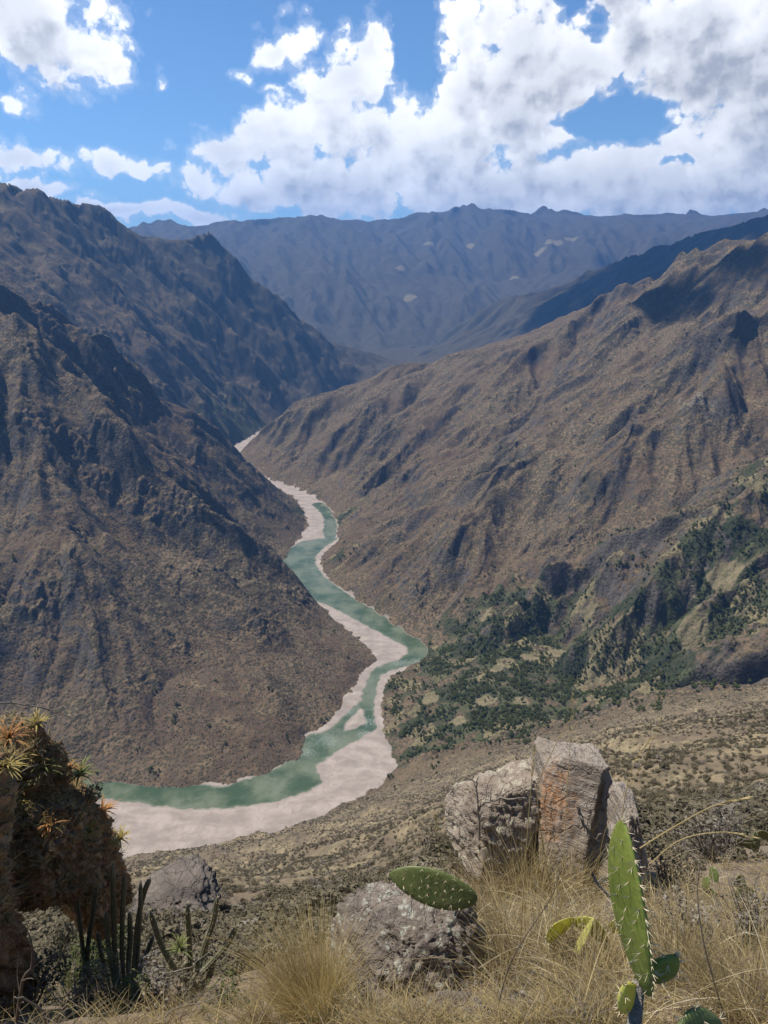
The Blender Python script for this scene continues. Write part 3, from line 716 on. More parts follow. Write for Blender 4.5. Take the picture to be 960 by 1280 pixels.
class Geo:
    """collects triangles and quads as one mesh"""
    def __init__(s): s.v = []; s.f = []; s.m = []
    def quad(s, a, b, c, d, mi=0):
        k = len(s.v); s.v += [a, b, c, d]; s.f.append((k, k+1, k+2, k+3)); s.m.append(mi)
    def tri(s, a, b, c, mi=0):
        k = len(s.v); s.v += [a, b, c]; s.f.append((k, k+1, k+2)); s.m.append(mi)
    def blade(s, p, d, ln, w, bend, seg=4, mi=0, side=None):
        """a grass blade: starts at p along d, droops by bend"""
        d = Vector(d).normalized(); sd = side or d.cross(Vector((frand(-1, 1), frand(-1, 1), .2))).normalized()
        q = Vector(p); k = len(s.v); hz = Vector((d.x, d.y, 0)); hz = hz.normalized() if hz.length > .01 else Vector((frand(-1,1), frand(-1,1), 0)).normalized()
        for i in range(seg+1):
            ww = w*(1-i/seg)**.7*.5+w*.06
            s.v += [q-sd*ww, q+sd*ww]
            if i: s.f.append((k+2*i-2, k+2*i-1, k+2*i+1, k+2*i)); s.m.append(mi)
            d = (d+hz*bend*.35/seg*2+Vector((0, 0, -bend/seg*(.4+1.2*i/seg)))).normalized(); q = q+d*ln/seg
    def tube(s, pts, rad, n=6, mi=0, cap=True):
        k0 = len(s.v); up = Vector((0, 0, 1))
        prev = None
        for i, p in enumerate(pts):
            t = (pts[min(i+1, len(pts)-1)]-pts[max(i-1, 0)]).normalized()
            a = (prev - t*prev.dot(t)).normalized() if prev is not None else (t.cross(up) if abs(t.z) < .9 else t.cross(Vector((1, 0, 0)))).normalized()
            prev = a; b = t.cross(a)
            for j in range(n):
                u = 2*math.pi*j/n; s.v.append(p+(a*math.cos(u)+b*math.sin(u))*rad[i])
            if i:
                for j in range(n):
                    s.f.append((k0+(i-1)*n+j, k0+(i-1)*n+(j+1) % n, k0+i*n+(j+1) % n, k0+i*n+j)); s.m.append(mi)
        if cap:
            s.f.append(tuple(k0+(len(pts)-1)*n+j for j in range(n))); s.m.append(mi)
    def build(s, name, mats, parent=None, loc=None, smooth=False):
        me = bpy.data.meshes.new(name); me.from_pydata([tuple(v) for v in s.v], [], s.f)
        mats = mats if isinstance(mats, (list, tuple)) else [mats]
        for m in mats: me.materials.append(m)
        me.polygons.foreach_set('material_index', s.m)
        me.polygons.foreach_set('use_smooth', [smooth]*len(s.f)); me.update()
        o = bpy.data.objects.new(name, me); COL.objects.link(o)
        if parent: o.parent = parent
        if loc is not None: o.location = loc
        return o
def wobble(p0, d, ln, seg=5, jit=.25, up=0.0):
    pts = [Vector(p0)]; d = Vector(d).normalized()
    for i in range(seg):
        d = (d+Vector((frand(-jit, jit), frand(-jit, jit), frand(-jit, jit)+up))).normalized(); pts.append(pts[-1]+d*ln/seg)
    return pts
def shrub_geo(g, rad, h, nleaf, leaf, stems=7, flat=.7, mi_leaf=0, mi_stem=1, twiggy=0):
    for k in range(stems):
        a = frand(0, 6.28); d = Vector((math.cos(a)*frand(.2, .9), math.sin(a)*frand(.2, .9), 1))
        pts = wobble((0, 0, -.04*h), d, h*frand(.7, 1), 4, .2); g.tube(pts, [h*.022*(1-i/5) for i in range(5)], 4, mi_stem)
        for q in range(twiggy):
            b = pts[random.randint(1, 4)]; a2 = frand(0, 6.28)
            tp = wobble(b, (math.cos(a2), math.sin(a2), frand(.1, 1)), h*frand(.2, .45), 3, .3)
            g.tube(tp, [h*.008*(1-i/4) for i in range(4)], 3, mi_stem, False)
    lobes = [(Vector((frand(-.55, .55)*rad, frand(-.55, .55)*rad, h*frand(.4, .8))), frand(.3, .55)) for _ in range(6)]
    for k in range(nleaf):
        c, lr = random.choice(lobes)
        u = Vector((random.gauss(0, 1), random.gauss(0, 1), random.gauss(0, 1))).normalized()*frand(.55, 1)**.5
        p = c+Vector((u.x*rad*lr, u.y*rad*lr, u.z*h*lr*flat))
        if p.z < .02: p.z = .02+frand(0, .1)*h
        nrm = (u+Vector((frand(-.7, .7), frand(-.7, .7), frand(-.2, .9)))).normalized()
        a = nrm.cross(Vector((frand(-1, 1), frand(-1, 1), frand(-1, 1)))).normalized(); b = nrm.cross(a)
        l = leaf*frand(.6, 1.3)
        g.quad(p-a*l*.5, p-b*l*.28, p+a*l*.5, p+b*l*.28, mi_leaf)

# scrub that covers the slopes: too many bushes to count, one object; its three kinds of bush stand on the slope themselves
random.seed(3); np.random.seed(3)
protos = []
for i, (nm, lab, px, py, rad, h, nl, lf, tw, mt) in enumerate((
    ('dry_bush', 'low dry olive-brown bush with small leaves on the grassy slope above the sandbar', 470, 1062, .62, .8, 210, .17, 0, M_SCRUB),
    ('dry_bush', 'wide flat grey-brown thorn bush on the slope left of the pale gravel gully', 300, 1080, .75, .62, 170, .17, 4, M_GREYTWIG),
    ('dry_bush', 'round dark brown bush on the right-hand slope above the split boulder', 830, 960, .6, .75, 190, .20, 1, M_SCRUB))):
    g = Geo(); shrub_geo(g, rad, h, nl, lf, 5, .8, 0, 1, tw)
    o = g.build(nm, [mt, M_GREYTWIG]); o.location = hit(px, py, 20); o.location.z -= .05; o.scale = (1.7,)*3
    tag(o, lab, 'bush'); protos.append(o)

def scatter(name, P, S, Rz, K, objs):
    """one object whose points each carry a bush"""
    me = bpy.data.meshes.new(name); me.vertices.add(len(P)); me.vertices.foreach_set('co', np.asarray(P, np.float32).ravel())
    for nm, v in (('sc', S), ('rz', Rz)):
        a = me.attributes.new(nm, 'FLOAT', 'POINT'); a.data.foreach_set('value', np.asarray(v, np.float32))
    a = me.attributes.new('pick', 'INT', 'POINT'); a.data.foreach_set('value', np.asarray(K, np.int32))
    o = new_obj(name, me)
    g = bpy.data.node_groups.new(name, 'GeometryNodeTree')
    g.interface.new_socket('Geometry', in_out='INPUT', socket_type='NodeSocketGeometry'); g.interface.new_socket('Geometry', in_out='OUTPUT', socket_type='NodeSocketGeometry')
    gi = g.nodes.new('NodeGroupInput'); go = g.nodes.new('NodeGroupOutput'); j = g.nodes.new('GeometryNodeJoinGeometry')
    def nattr(nm, t='FLOAT'):
        x = g.nodes.new('GeometryNodeInputNamedAttribute'); x.data_type = t; x.inputs[0].default_value = nm; return x.outputs[0]
    cr = g.nodes.new('ShaderNodeCombineXYZ'); g.links.new(nattr('rz'), cr.inputs[2])
    cs = g.nodes.new('ShaderNodeCombineXYZ'); sc = nattr('sc')
    for q in range(3): g.links.new(sc, cs.inputs[q])
    pk = nattr('pick', 'INT')
    for i, ob in enumerate(objs):
        c = g.nodes.new('FunctionNodeCompare'); c.data_type = 'INT'; c.operation = 'EQUAL'
        g.links.new(pk, c.inputs[2]); c.inputs[3].default_value = i
        oi = g.nodes.new('GeometryNodeObjectInfo'); oi.transform_space = 'ORIGINAL'; oi.inputs[0].default_value = ob; oi.inputs['As Instance'].default_value = True
        ip = g.nodes.new('GeometryNodeInstanceOnPoints')
        g.links.new(gi.outputs[0], ip.inputs['Points']); g.links.new(c.outputs[0], ip.inputs['Selection']); g.links.new(oi.outputs['Geometry'], ip.inputs['Instance'])
        g.links.new(cr.outputs[0], ip.inputs['Rotation']); g.links.new(cs.outputs[0], ip.inputs['Scale']); g.links.new(ip.outputs[0], j.inputs[0])
    g.links.new(j.outputs[0], go.inputs[0])
    md = o.modifiers.new('scatter', 'NODES'); md.node_group = g
    return tag(o, kind='stuff')
def sample(n, r0, r1, power=0.0, tmax=31):
    t = np.radians(np.random.uniform(-tmax, tmax, n)); l = np.random.uniform(math.log(r0), math.log(r1), n)
    x = np.exp(l)*np.sin(t); y = np.exp(l)*np.cos(t); z, i, j = gz_np(x, y)
    return x, y, z, np.exp(l), i, j
def far_scrub():
    x, y, z, r, i, j = sample(int(420000*DENS), 14, 3300)
    keep = (MG[i, j] > 3) & (GREEN[i, j] < .5)
    den = fbm(x/70, y/70, 4, 81)*.9+fbm(x/260, y/260, 3, 82)*.7+.50
    keep &= np.random.rand(len(x)) < np.clip(den*1.1, .07, 1)*np.clip(.42+r/1500, 0, 1)*np.clip(r/330, .2, 1)
    keep &= FIELD[i, j] < .4
    x, y, z, r = x[keep], y[keep], z[keep], r[keep]
    s = np.random.uniform(.7, 1.5, len(x))*np.clip(.52+r/600, 0, 1.0)*np.clip(.8+r/2600,0,1.7)*(1+.6*(np.random.rand(len(x)) > .93))
    k = np.random.choice(3, len(x), p=(.42, .2, .38))
    scatter('hillside_scrub', np.stack([x, y, z-.08], -1), s, np.random.uniform(0, 6.28, len(x)), k, protos)
    print('scrub', len(x))
DENS = 1.0
far_scrub()
# ------------------------------------------------------------------ trees of the valley
random.seed(11); np.random.seed(11)
def tree_geo(h, rad, nleaf=260, leaf=1.15):
    g = Geo(); tr = wobble((0, 0, -.4), (frand(-.1, .1), frand(-.1, .1), 1), h*.6, 4, .08)
    g.tube(tr, [.22, .19, .16, .12, .07], 6, 1)
    for k in range(6):
        a = k*1.05+frand(-.3, .3); g.tube(wobble(tr[2+k % 2], (math.cos(a), math.sin(a), .8), rad*.8, 3, .15), [.09, .06, .04, .02], 4, 1)
    lobes = [(Vector((math.cos(a)*rad*frand(.2, .62), math.sin(a)*rad*frand(.2, .62), h*frand(.42, .82))), rad*frand(.36, .56)) for a in [frand(0, 6.28) for _ in range(9)]]
    for k in range(nleaf):
        c, lr = random.choice(lobes); u = Vector((random.gauss(0, 1), random.gauss(0, 1), random.gauss(0, 1))).normalized()
        p = c+u*lr*frand(.55, 1.05)
        nrm = (u+Vector((frand(-.6, .6), frand(-.6, .6), frand(-.3, .8)))).normalized(); a = nrm.cross(Vector((frand(-1, 1), frand(-1, 1), frand(-1, 1)))).normalized(); b = nrm.cross(a); l = leaf*frand(.6, 1.2)
        g.quad(p-a*l*.5, p-b*l*.35, p+a*l*.5, p+b*l*.35, 0)
    return g
tp = [tree_geo(6.5, 3.4), tree_geo(5.2, 3.0), tree_geo(8.0, 3.2)]
zones = [  # where (px,py), spread in pixels, how many, label, group
 ((560,835,40,12), 26, 'tree in the orchard by the river bend', 'trees beside the river bend'),
 ((640,812,45,16), 34, 'tree at the foot of the right mountain', 'trees at the foot of the right mountain'),
 ((600,880,60,22), 40, 'tree among the valley floor fields', 'trees on the valley floor'),
 ((650,925,45,12), 26, 'tree on the valley floor behind the boulder', 'trees behind the split boulder'),
 ((760,880,60,9), 36, 'tree in the green belt along the side stream', 'trees along the side stream'),
 ((890,858,60,8), 32, 'stream-side tree near the right edge', 'stream trees near the right edge'),
 ((915,750,40,18), 16, 'tree in the green patch high on the right slope', 'trees in the high green patch'),
 ((790,708,50,7), 14, 'tree above the bare field on the spur', 'trees above the bare field'),
 ((700,780,50,20), 12, 'tree on the spur below the bare field', 'trees on the spur'),
 ((890,440,70,60), 8, 'lone tree high on the right mountain', 'lone trees on the right mountain'),
 ((425,655,5,16), 6, 'tree by the upper river reach', 'trees at the upper river edge')]
first = {}; ntree = 0
for (cx, cy, sx, sy), cnt, lab, grp in zones:
    for q in range(cnt):
        dx = random.gauss(0, .55)
        p = hit(cx+dx*sx, cy+random.gauss(0, .55)*sy, 500)
        l = math.log(math.hypot(p.x, p.y)); t = math.atan2(p.x, p.y); i = int(_i(l)); j = int(np.clip(np.searchsorted(_th, t)-1, 0, NTH-2))
        if MG[i, j] < 4 or math.hypot(p.x, p.y) < 840: continue
        k = random.randrange(3)
        if k not in first: o = tp[k].build('valley_tree', [M_TREE, M_BARK]); first[k] = o
        else: o = first[k].copy(); COL.objects.link(o)
        o.location = (p.x, p.y, ground_z(p.x, p.y)-.1); o.rotation_euler = (0, 0, frand(0, 6.28)); s = frand(.55, 1.35); o.scale = (s, s, s*frand(.85, 1.15))
        side = ('at the left end', 'in the middle', 'at the right end')[0 if dx < -.35 else 2 if dx > .35 else 1]
        tag(o, ('spreading ', 'small round ', 'tall ')[k]+lab+', '+side, 'tree', grp); ntree += 1
# the thicket between them, too dense to count
def thicket():
    x, y, z, r, i, j = sample(150000, 830, 2500, tmax=29)
    g = GREEN[i, j]+fbm(x/28, y/28, 4, 91)*.7
    keep = (g > .42) & (MG[i, j] > 4) & (FIELD[i, j] < .4) & (np.random.rand(len(x)) < np.clip((g-.36)*1.2, 0, 1))
    x, y, z = x[keep], y[keep], z[keep]
    s = np.random.uniform(.28, .85, len(x))
    scatter('thicket', np.stack([x, y, z-.1], -1), s, np.random.uniform(0, 6.28, len(x)), np.random.randint(0, 3, len(x)), [first[0], first[1], first[2]])
    print('thicket', len(x), 'trees', ntree)
    # far river flat: low green
thicket()
# ------------------------------------------------------------------ foreground
random.seed(5); np.random.seed(5)
def n3(co, f, seed, octs=5, g=.5):
    a = fbm(co[:, 0]*f+co[:, 2]*f*.61, co[:, 1]*f-co[:, 2]*f*.43, octs, seed, g); b = fbm(co[:, 2]*f+31, co[:, 0]*f*.7+co[:, 1]*f*.5, octs, seed+9, g)
    return (a+b)*.7
def rock_mat(name, c1, c2, c3, lichen=None, sc=1.0, orange=None, ocenter=None):
    m, n = new_mat(name); P = coords(n); geo = n.node('ShaderNodeNewGeometry')
    a = n.noise(P, 2.2*sc, 6, .6); b = n.noise(P, 14*sc, 5, .65); c = n.noise(P, 70*sc, 3, .7)
    ly = n.noise(n.vmath('MULTIPLY', P, (1.2, 1.2, 7)), 2.6*sc, 6, .65)
    col = n.mix(n.rng(a, .35, .65), c1, c2); col = n.mix(n.math('MULTIPLY', n.rng(ly, .5, .7), .6), col, c3)
    col = n.mix(n.math('MULTIPLY', n.rng(c, .55, .72), .45), col, (.07, .06, .055))
    if lichen:
        v = n.node('ShaderNodeTexVoronoi', {'Vector': n.vmath('ADD', P, n.vmath('MULTIPLY', n.noise(P, 9*sc, 3, out='Color'), (.12, .12, .12))), 'Scale': 13*sc}).outputs['Distance']
        f = n.math('MULTIPLY', n.rng(v, .42, .3), n.rng(n.math('ADD', a, n.math('MULTIPLY', b, .4)), .62, .72))
        col = n.mix(n.math('MULTIPLY', f, .8), col, lichen)
    if orange:
        s_ = n.vmath('LENGTH', n.vmath('MULTIPLY', n.vmath('SUBTRACT', P, ocenter), (1, 1, .55)), out=1)
        f = n.math('MULTIPLY', n.rng(n.math('ADD', s_, n.math('MULTIPLY_ADD', b, .5, -.25)), .30, .10), n.rng(c, .35, .6))
        col = n.mix(n.math('MULTIPLY', f, .85), col, orange)
    v2 = n.node('ShaderNodeTexVoronoi', {'Vector': n.vmath('ADD', P, n.vmath('MULTIPLY', n.noise(P, 4*sc, 3, out='Color'), (.3, .3, .3))), 'Scale': 4.5*sc}, feature='DISTANCE_TO_EDGE').outputs['Distance']
    crack = n.rng(v2, .0, .035)
    col = n.mix(n.math('MULTIPLY', n.math('MULTIPLY', n.math('SUBTRACT', 1.0, crack), n.rng(a, .42, .60)), .45), col, (.045, .035, .03))
    h = n.math('ADD', n.math('ADD', n.math('MULTIPLY', b, .05/sc), n.math('MULTIPLY', c, .012/sc)), n.math('ADD', n.math('MULTIPLY', crack, .012/sc), n.math('MULTIPLY', ly, .06/sc)))
    finish(n, col, .92, n.node('ShaderNodeBump', {'Height': h, 'Strength': .9, 'Distance': 1.0}).outputs[0], **{'Specular IOR Level': .25})
    return m
def rock(name, loc, size, cuts, mat, seed, rough=.05, rz=0, sub=6, terr=0, parent=None):
    bm = bmesh.new(); bmesh.ops.create_icosphere(bm, subdivisions=sub, radius=1.25)
    co = np.array([v.co[:] for v in bm.verts])
    for (nx, ny, nz, d) in cuts:
        nn = np.array((nx, ny, nz), float); nn /= np.linalg.norm(nn)
        s = co@nn-d; co -= np.where(s > 0, s, 0)[:, None]*nn
    nrm = co/np.maximum(np.linalg.norm(co, axis=1), 1e-6)[:, None]
    disp = n3(co+seed*3.3, 1.1, 200+seed, 4)*rough*2.2 + (1-np.abs(n3(co+seed, 3.2, 220+seed, 5, .6))*2)*rough*.9 + n3(co+seed, 12, 240+seed, 4, .6)*rough*.45
    if terr:
        q = co[:, 2]*7+n3(co+seed, 1.3, 260, 4)*3; disp += terr*(np.abs((q % 1)-.5)*2-.5)
        q2 = co[:, 0]*5+co[:, 1]*2+n3(co+seed, 1.6, 261, 4)*3; disp -= terr*1.3*np.clip(.16-np.abs((q2 % 1)-.5), 0, 1)*5
    co = co+nrm*disp[:, None]
    co = co*np.array(size)
    for v, c in zip(bm.verts, co): v.co = Vector(c)
    me = bpy.data.meshes.new(name); bm.to_mesh(me); bm.free()
    o = new_obj(name, me, parent, mat); o.location = loc; o.rotation_euler = (0, 0, rz)
    for p in me.polygons: p.use_smooth = False if sub < 5 else True
    return o
R0 = 5.2
def scale_at(px, py, r):       # metres per pixel there
    p = at(px, py, r)-Vector((0, 0, ZC)); f = Vector((0, math.cos(PITCH), -math.sin(PITCH))); return p.dot(f)/FPX
box = [(1,0,0,.8),(-1,0,0,.8),(0,1,0,.8),(0,-1,0,.8),(0,0,1,.8),(0,0,-1,.8)]
def at_box(px0, py0, px1, py1, r):
    """centre point and half sizes in metres of something seen in that part of the photograph at distance r"""
    k = scale_at((px0+px1)/2, (py0+py1)/2, r); c = at((px0+px1)/2, (py0+py1)/2, r)
    return c, (px1-px0)/2*k, (py1-py0)/2*k
# big split boulder: the tall block, the low block on its left, the pale slab on its right
c, w, h = at_box(664, 925, 772, 1085, 5.3)
m1 = rock_mat('grey_boulder', (.22, .18, .14), (.35, .29, .23), (.43, .37, .30), None, 1.0, (.46, .20, .06), (-.30, -.25, .30))
tall = rock('boulder', c, (w*1.05, .45, h*1.03), [(-.95,-.1,.12,.80),(-.42,-.80,.40,.60),(.72,-.68,.02,.60),(.10,.22,.97,.80),(-.5,-.1,.86,.92),(.9,.1,.3,.84),(0,1,0,.8)], m1, 1, .028, 0, terr=.012)
tag(tall, 'tall pale grey boulder with a flat sunlit top, dark split face and orange lichen', 'boulder')
c, w, h = at_box(576, 958, 700, 1085, 5.2)
m2 = rock_mat('brown_boulder', (.21, .165, .125), (.35, .285, .22), (.42, .36, .29), (.42, .38, .28))
low = rock('boulder', c, (w*1.15, .36, h*1.1), [(-.9,-.3,.3,.66),(-.15,-.9,.45,.52),(.9,0,.1,.8),(-.25,.1,.96,.62),(-.7,-.2,.7,.66),(.35,-.3,.88,.80),(0,1,0,.8),(.5,-.85,.1,.62)], m2, 2, .05, math.radians(8), terr=.035)
tag(low, 'lower brown fractured boulder leaning on the left side of the tall block', 'boulder')
c, w, h = at_box(772, 1004, 802, 1070, 4.85)
slab = rock('rock_slab', c, (w*1.15, .3, h*1.1), [(.8,-.4,.45,.62),(-.9,-.1,.2,.8),(.1,-.9,.3,.6),(.3,0,.95,.86)], m1, 3, .06, 0, 5, terr=.03)
tag(slab, 'small pale slab against the dark right face of the tall boulder', 'rock')
# lichen rock
m3 = rock_mat('lichen_rock', (.13, .105, .085), (.24, .195, .155), (.29, .245, .20), (.38, .38, .30), 1.5)
c, w, h = at_box(430, 1118, 610, 1270, 2.85)
lich = rock('lichen_rock', c+Vector((0, .08, -.10)), (w*1.02, .30, h*1.12), [(-.85,-.3,.35,.74),(.1,-.85,.5,.66),(.85,-.2,.3,.78),(-.1,.1,.97,.58),(.5,-.3,.75,.72),(-.5,-.4,.8,.66)], m3, 4, .075, .1, 6, terr=.05)
tag(lich, 'rounded brown rock covered in pale lichen under the cactus pad', 'rock')
for q, (px, py, s, lb) in enumerate(((570, 1272, .10, 'small greenish stone on the straw at the bottom edge of the picture'), (372, 1270, .07, 'small grey stone at the foot of the golden grass tussock'), (655, 1262, .06, 'fist-sized brown stone among straw between the rock and the green cactus'), (505, 1268, .05, 'little tan stone on bare soil just below the lichen rock'))):
    p = hit(px, py); o = rock('stone', p+Vector((0, 0, s*.1)), (s, s*.8, s*.6), [(.3,-.4,.8,.7),(-.8,-.2,.3,.7)], m3, 11+q, .09, q*.9, 4); tag(o, lb, 'stone')

# crag on the left
m4 = rock_mat('red_crag', (.27, .155, .078), (.52, .32, .165), (.34, .25, .16), (.26, .22, .13), .8)
crag = bpy.data.objects.new('crag', None); COL.objects.link(crag)
c, w, h = at_box(-220, 935, 158, 1240, 5.4); crag.location = (c.x, c.y, c.z-h)
tag(crag, 'reddish earthy crag overhanging on the left, crowned with bromeliads and grass', 'crag')
def crag_piece(px0, py0, px1, py1, r, dep, seed, cuts, rough, tr=.13):
    c, w, h = at_box(px0, py0, px1, py1, r)
    return rock('crag_block', c-crag.location, (w*1.12, dep, h*1.12), cuts, m4, seed, rough, .05*seed, 6, terr=tr, parent=crag)
crag_piece(-260, 935, 42, 1290, 4.9, .7, 21, [(.75,-.5,0,.72),(.1,-.95,.1,.7),(.2,0,.95,.8),(.9,.1,-.4,.7)], .085)
crag_piece(0, 978, 132, 1090, 5.5, .45, 22, [(.9,-.3,.1,.72),(.2,-.9,.1,.66),(.3,-.1,.9,.74),(.7,.1,-.7,.62)], .09)
crag_piece(85, 1015, 150, 1150, 5.7, .25, 23, [(.9,-.3,.1,.76),(.1,-.95,.1,.7),(.4,-.1,.9,.72)], .10)
crag_piece(10, 915, 62, 990, 5.6, .3, 24, [(.8,-.3,.5,.72),(.1,-.95,.2,.7)], .16)

m5 = rock_mat('dark_outcrop', (.09, .074, .06), (.19, .155, .125), (.24, .20, .16), None, .25)
c, w, h = at_box(186, 1112, 256, 1140, 34)
tag(rock('rock_outcrop', c, (w*1.2, 2.2, h*1.1), [(.2,-.8,.5,.6),(.7,-.1,.8,.5),(-.6,-.3,.8,.6),(0,0,1,.6)], m5, 25, .09, 0, 5, terr=.1), 'dark jagged rock outcrop on the slope behind the cactus columns', 'rock')

# ---- prickly pears
def cactus_mat(name, c1, c2, tr=.2):
    m, n = new_mat(name); P = coords(n)
    a = n.noise(P, 7, 4, .6); b = n.noise(P, 40, 3, .6); 
    col = n.mix(n.rng(a, .3, .7), c1, c2); col = n.mix(n.math('MULTIPLY', n.rng(b, .58, .70), .55), col, (.25, .22, .10))
    sc = n.node('ShaderNodeTexVoronoi', {'Vector': n.vmath('ADD', P, n.vmath('MULTIPLY', n.noise(P, 30, 3, out='Color'), (.03, .03, .03))), 'Scale': 17})
    col = n.mix(n.math('MULTIPLY', n.math('MULTIPLY', n.rng(sc.outputs['Distance'], .26, .14), n.rng(a, .50, .58)), .8), col, (.20, .16, .10))
    bs = finish(n, col, .5, n.node('ShaderNodeBump', {'Height': n.math('ADD', n.math('MULTIPLY', a, .02), n.math('MULTIPLY', b, .003)), 'Strength': .6, 'Distance': 1.0}).outputs[0])
    out = [x for x in n.n if x.type == 'OUTPUT_MATERIAL'][0]
    t_ = n.node('ShaderNodeBsdfTranslucent', {'Color': col}); mx = n.node('ShaderNodeMixShader', {0: tr, 1: bs.outputs[0], 2: t_.outputs[0]}); n.link(mx.outputs[0], out.inputs[0])
    return m
MPAD = cactus_mat('cactus_green', (.20, .25, .04), (.33, .37, .075), .4)
MPADY = cactus_mat('cactus_yellow', (.50, .50, .09), (.66, .62, .18), .4)
MPADD = cactus_mat('cactus_dark', (.10, .135, .035), (.18, .205, .06), .2)
m_, n_ = new_mat('spine'); finish(n_, (.62, .52, .34), .6); MSPINE = m_
m_, n_ = new_mat('cactus_edge'); finish(n_, (.20, .13, .06), .8); MAREO = m_
def pad_geo(L_, W_, T_, seed, bendy=.1):
    """obovate pad standing on its narrow end along z; returns body and areole points"""
    g = Geo(); nu, nv = 40, 28; rng = random.Random(seed)
    def half(v):
        return W_/2*(math.sin(math.pi*v**.80)**.62)*(.80+.25*v)
    def pt(u, v):
        w = half(v); x = math.cos(u)*w; y = math.sin(u)*T_/2*(max(0, math.sin(math.pi*v))**.4)*(1+.12*math.cos(u*2))
        y += bendy*(v-.5)**2*L_-bendy*x*x/W_*1.5; x += .03*L_*math.sin(v*3+seed)
        return Vector((x, y, v*L_))
    ring = []
    for j in range(nv+1):
        v = min(max(.5-.5*math.cos(math.pi*j/nv), .0015), .9985); ring.append([pt(2*math.pi*i/nu, v) for i in range(nu)])
    for r_ in ring: g.v += r_
    for j in range(nv):
        for i in range(nu):
            a = j*nu+i; b = j*nu+(i+1) % nu; g.f.append((a, b, b+nu, a+nu)); g.m.append(0)
    g.f.append(tuple(range(nu))[::-1]); g.m.append(0); g.f.append(tuple(nv*nu+i for i in range(nu))); g.m.append(0)
    ar = []
    rows = max(5, int(L_/.034))
    for j in range(1, rows):
        v = j/rows; w = half(v); k = max(1, int(w*2/.034))
        for i in range(k):
            x = ((i+.5+(.5 if j % 2 else 0)-.25)/k*2-1)
            if abs(x) > .97: continue
            u = math.acos(x)
            for s in (1, -1): ar.append((pt(s*u, v), Vector((x*.4, s, 0)).normalized()))
    for j in range(int(L_/.02)):
        v = .06+.93*(j+.5)/int(L_/.02)
        for u in (0, math.pi): ar.append((pt(u, v), Vector((math.cos(u), 0, .35 if v > .7 else 0)).normalized()))
    for i in range(7): ar.append((pt(frand(0, 6.28), .995), Vector((frand(-.4, .4), frand(-.4, .4), 1))))
    return g, ar
def spines_geo(ar, ln):
    g = Geo()
    for p, nrm in ar:
        for q in range(random.randint(2, 4)):
            d = (nrm+Vector((frand(-.6, .6), frand(-.6, .6), frand(-.7, .5)))).normalized(); l = ln*frand(.5, 1.3)
            g.tube([p-d*.001, p+d*l], [.0007, .0002], 3, 0, False)
    return g
def areole_geo(ar):
    g = Geo()
    for p, nrm in ar:
        a = nrm.orthogonal().normalized()*.0028; b = nrm.cross(a)
        g.v += [p+a-nrm*.001, p+b-nrm*.001, p-a-nrm*.001, p-b-nrm*.001, p+nrm*.0022]; k = len(g.v)-5
        for i in range(4): g.f.append((k+i, k+(i+1) % 4, k+4)); g.m.append(0)
    return g
def pad(parent, loc, L_, W_, T_, rot, mat, seed, spine=.022):
    g, ar = pad_geo(L_, W_, T_, seed)
    o = g.build('pad', mat, parent, loc, True); o.rotation_euler = rot
    spines_geo(ar, spine).build('spines', MSPINE, o); areole_geo(ar).build('areoles', MAREO, o, None, False)
    return o
def thing(name, loc, label, cat, group=None):
    o = bpy.data.objects.new(name, None); COL.objects.link(o); o.location = loc; return tag(o, label, cat, group)
D = math.radians
base = at(795, 1272, 1.32); gz = ground_z(base.x, base.y)
pc = thing('prickly_pear', (base.x, base.y, gz), 'tall green prickly pear pad with pale spines standing in the right foreground', 'cactus')
k = scale_at(795, 1150, 1.32)
j0 = at(797, 1236, 1.32)-pc.location; top = at(776, 1030, 1.34)-pc.location
Lp = (top-j0).length
stem = Geo(); stem.tube([Vector((0, 0, -.05)), Vector((.004, 0, j0.z*.5)), j0+Vector((0, 0, .012))], [.022, .018, .013], 10); stem.build('stem', rock_mat('cactus_stem', (.22, .2, .17), (.30, .27, .23), (.2, .17, .14), None, 4), pc, None, True)
dv = (top-j0).normalized()
o = pad(pc, j0, Lp*1.0, 66*k*1.7, .028, (0, 0, 0), MPAD, 1, .016)
o.rotation_euler = (dv.to_track_quat('Z', 'Y')@Matrix.Rotation(D(48), 3, 'Z').to_quaternion()).to_euler()
j1 = at(806, 1228, 1.31)-pc.location
o = pad(pc, j1, 60*k, 52*k, .026, (D(15), D(32), D(15)), MPAD, 2, .014)
o = pad(pc, at(792, 1262, 1.33)-pc.location, 66*k, 42*k, .024, (D(5), D(-22), D(25)), MPADY, 3, .012); o['label'] = 'old yellowed pad at the foot of the cactus'
# lying pad on the lichen rock
c0 = at(597, 1122, 2.55); c1 = at(497, 1100, 2.6); rk = thing('prickly_pear', c0, 'dark green spiny cactus pad lying sideways on top of the lichen rock', 'cactus')
dv = (c1-c0); o = pad(rk, (0, 0, 0), dv.length*1.12, 52*scale_at(550, 1110, 2.6), .032, (0, 0, 0), MPADD, 5, .018)
o.rotation_euler = (dv.to_track_quat('Z', 'Y')@Matrix.Rotation(D(108), 3, 'Z').to_quaternion()).to_euler()
# yellow pads in the straw behind
b = hit(722, 1180); yl = thing('prickly_pear', b, 'cluster of yellow sunlit cactus pads half hidden in straw behind the tall pad', 'cactus')
for q, (px, py, r_, tl, rz) in enumerate(((706, 1176, 3.0, -38, 20), (735, 1182, 3.0, 12, -30), (765, 1176, 3.1, 42, 10), (722, 1190, 2.9, -10, 60))):
    k2 = scale_at(px, py, r_); p = at(px, py-10, r_)-b; pad(yl, p, 52*k2, 48*k2, .022, (D(20), D(tl), D(rz)), MPADY, 20+q, .014)
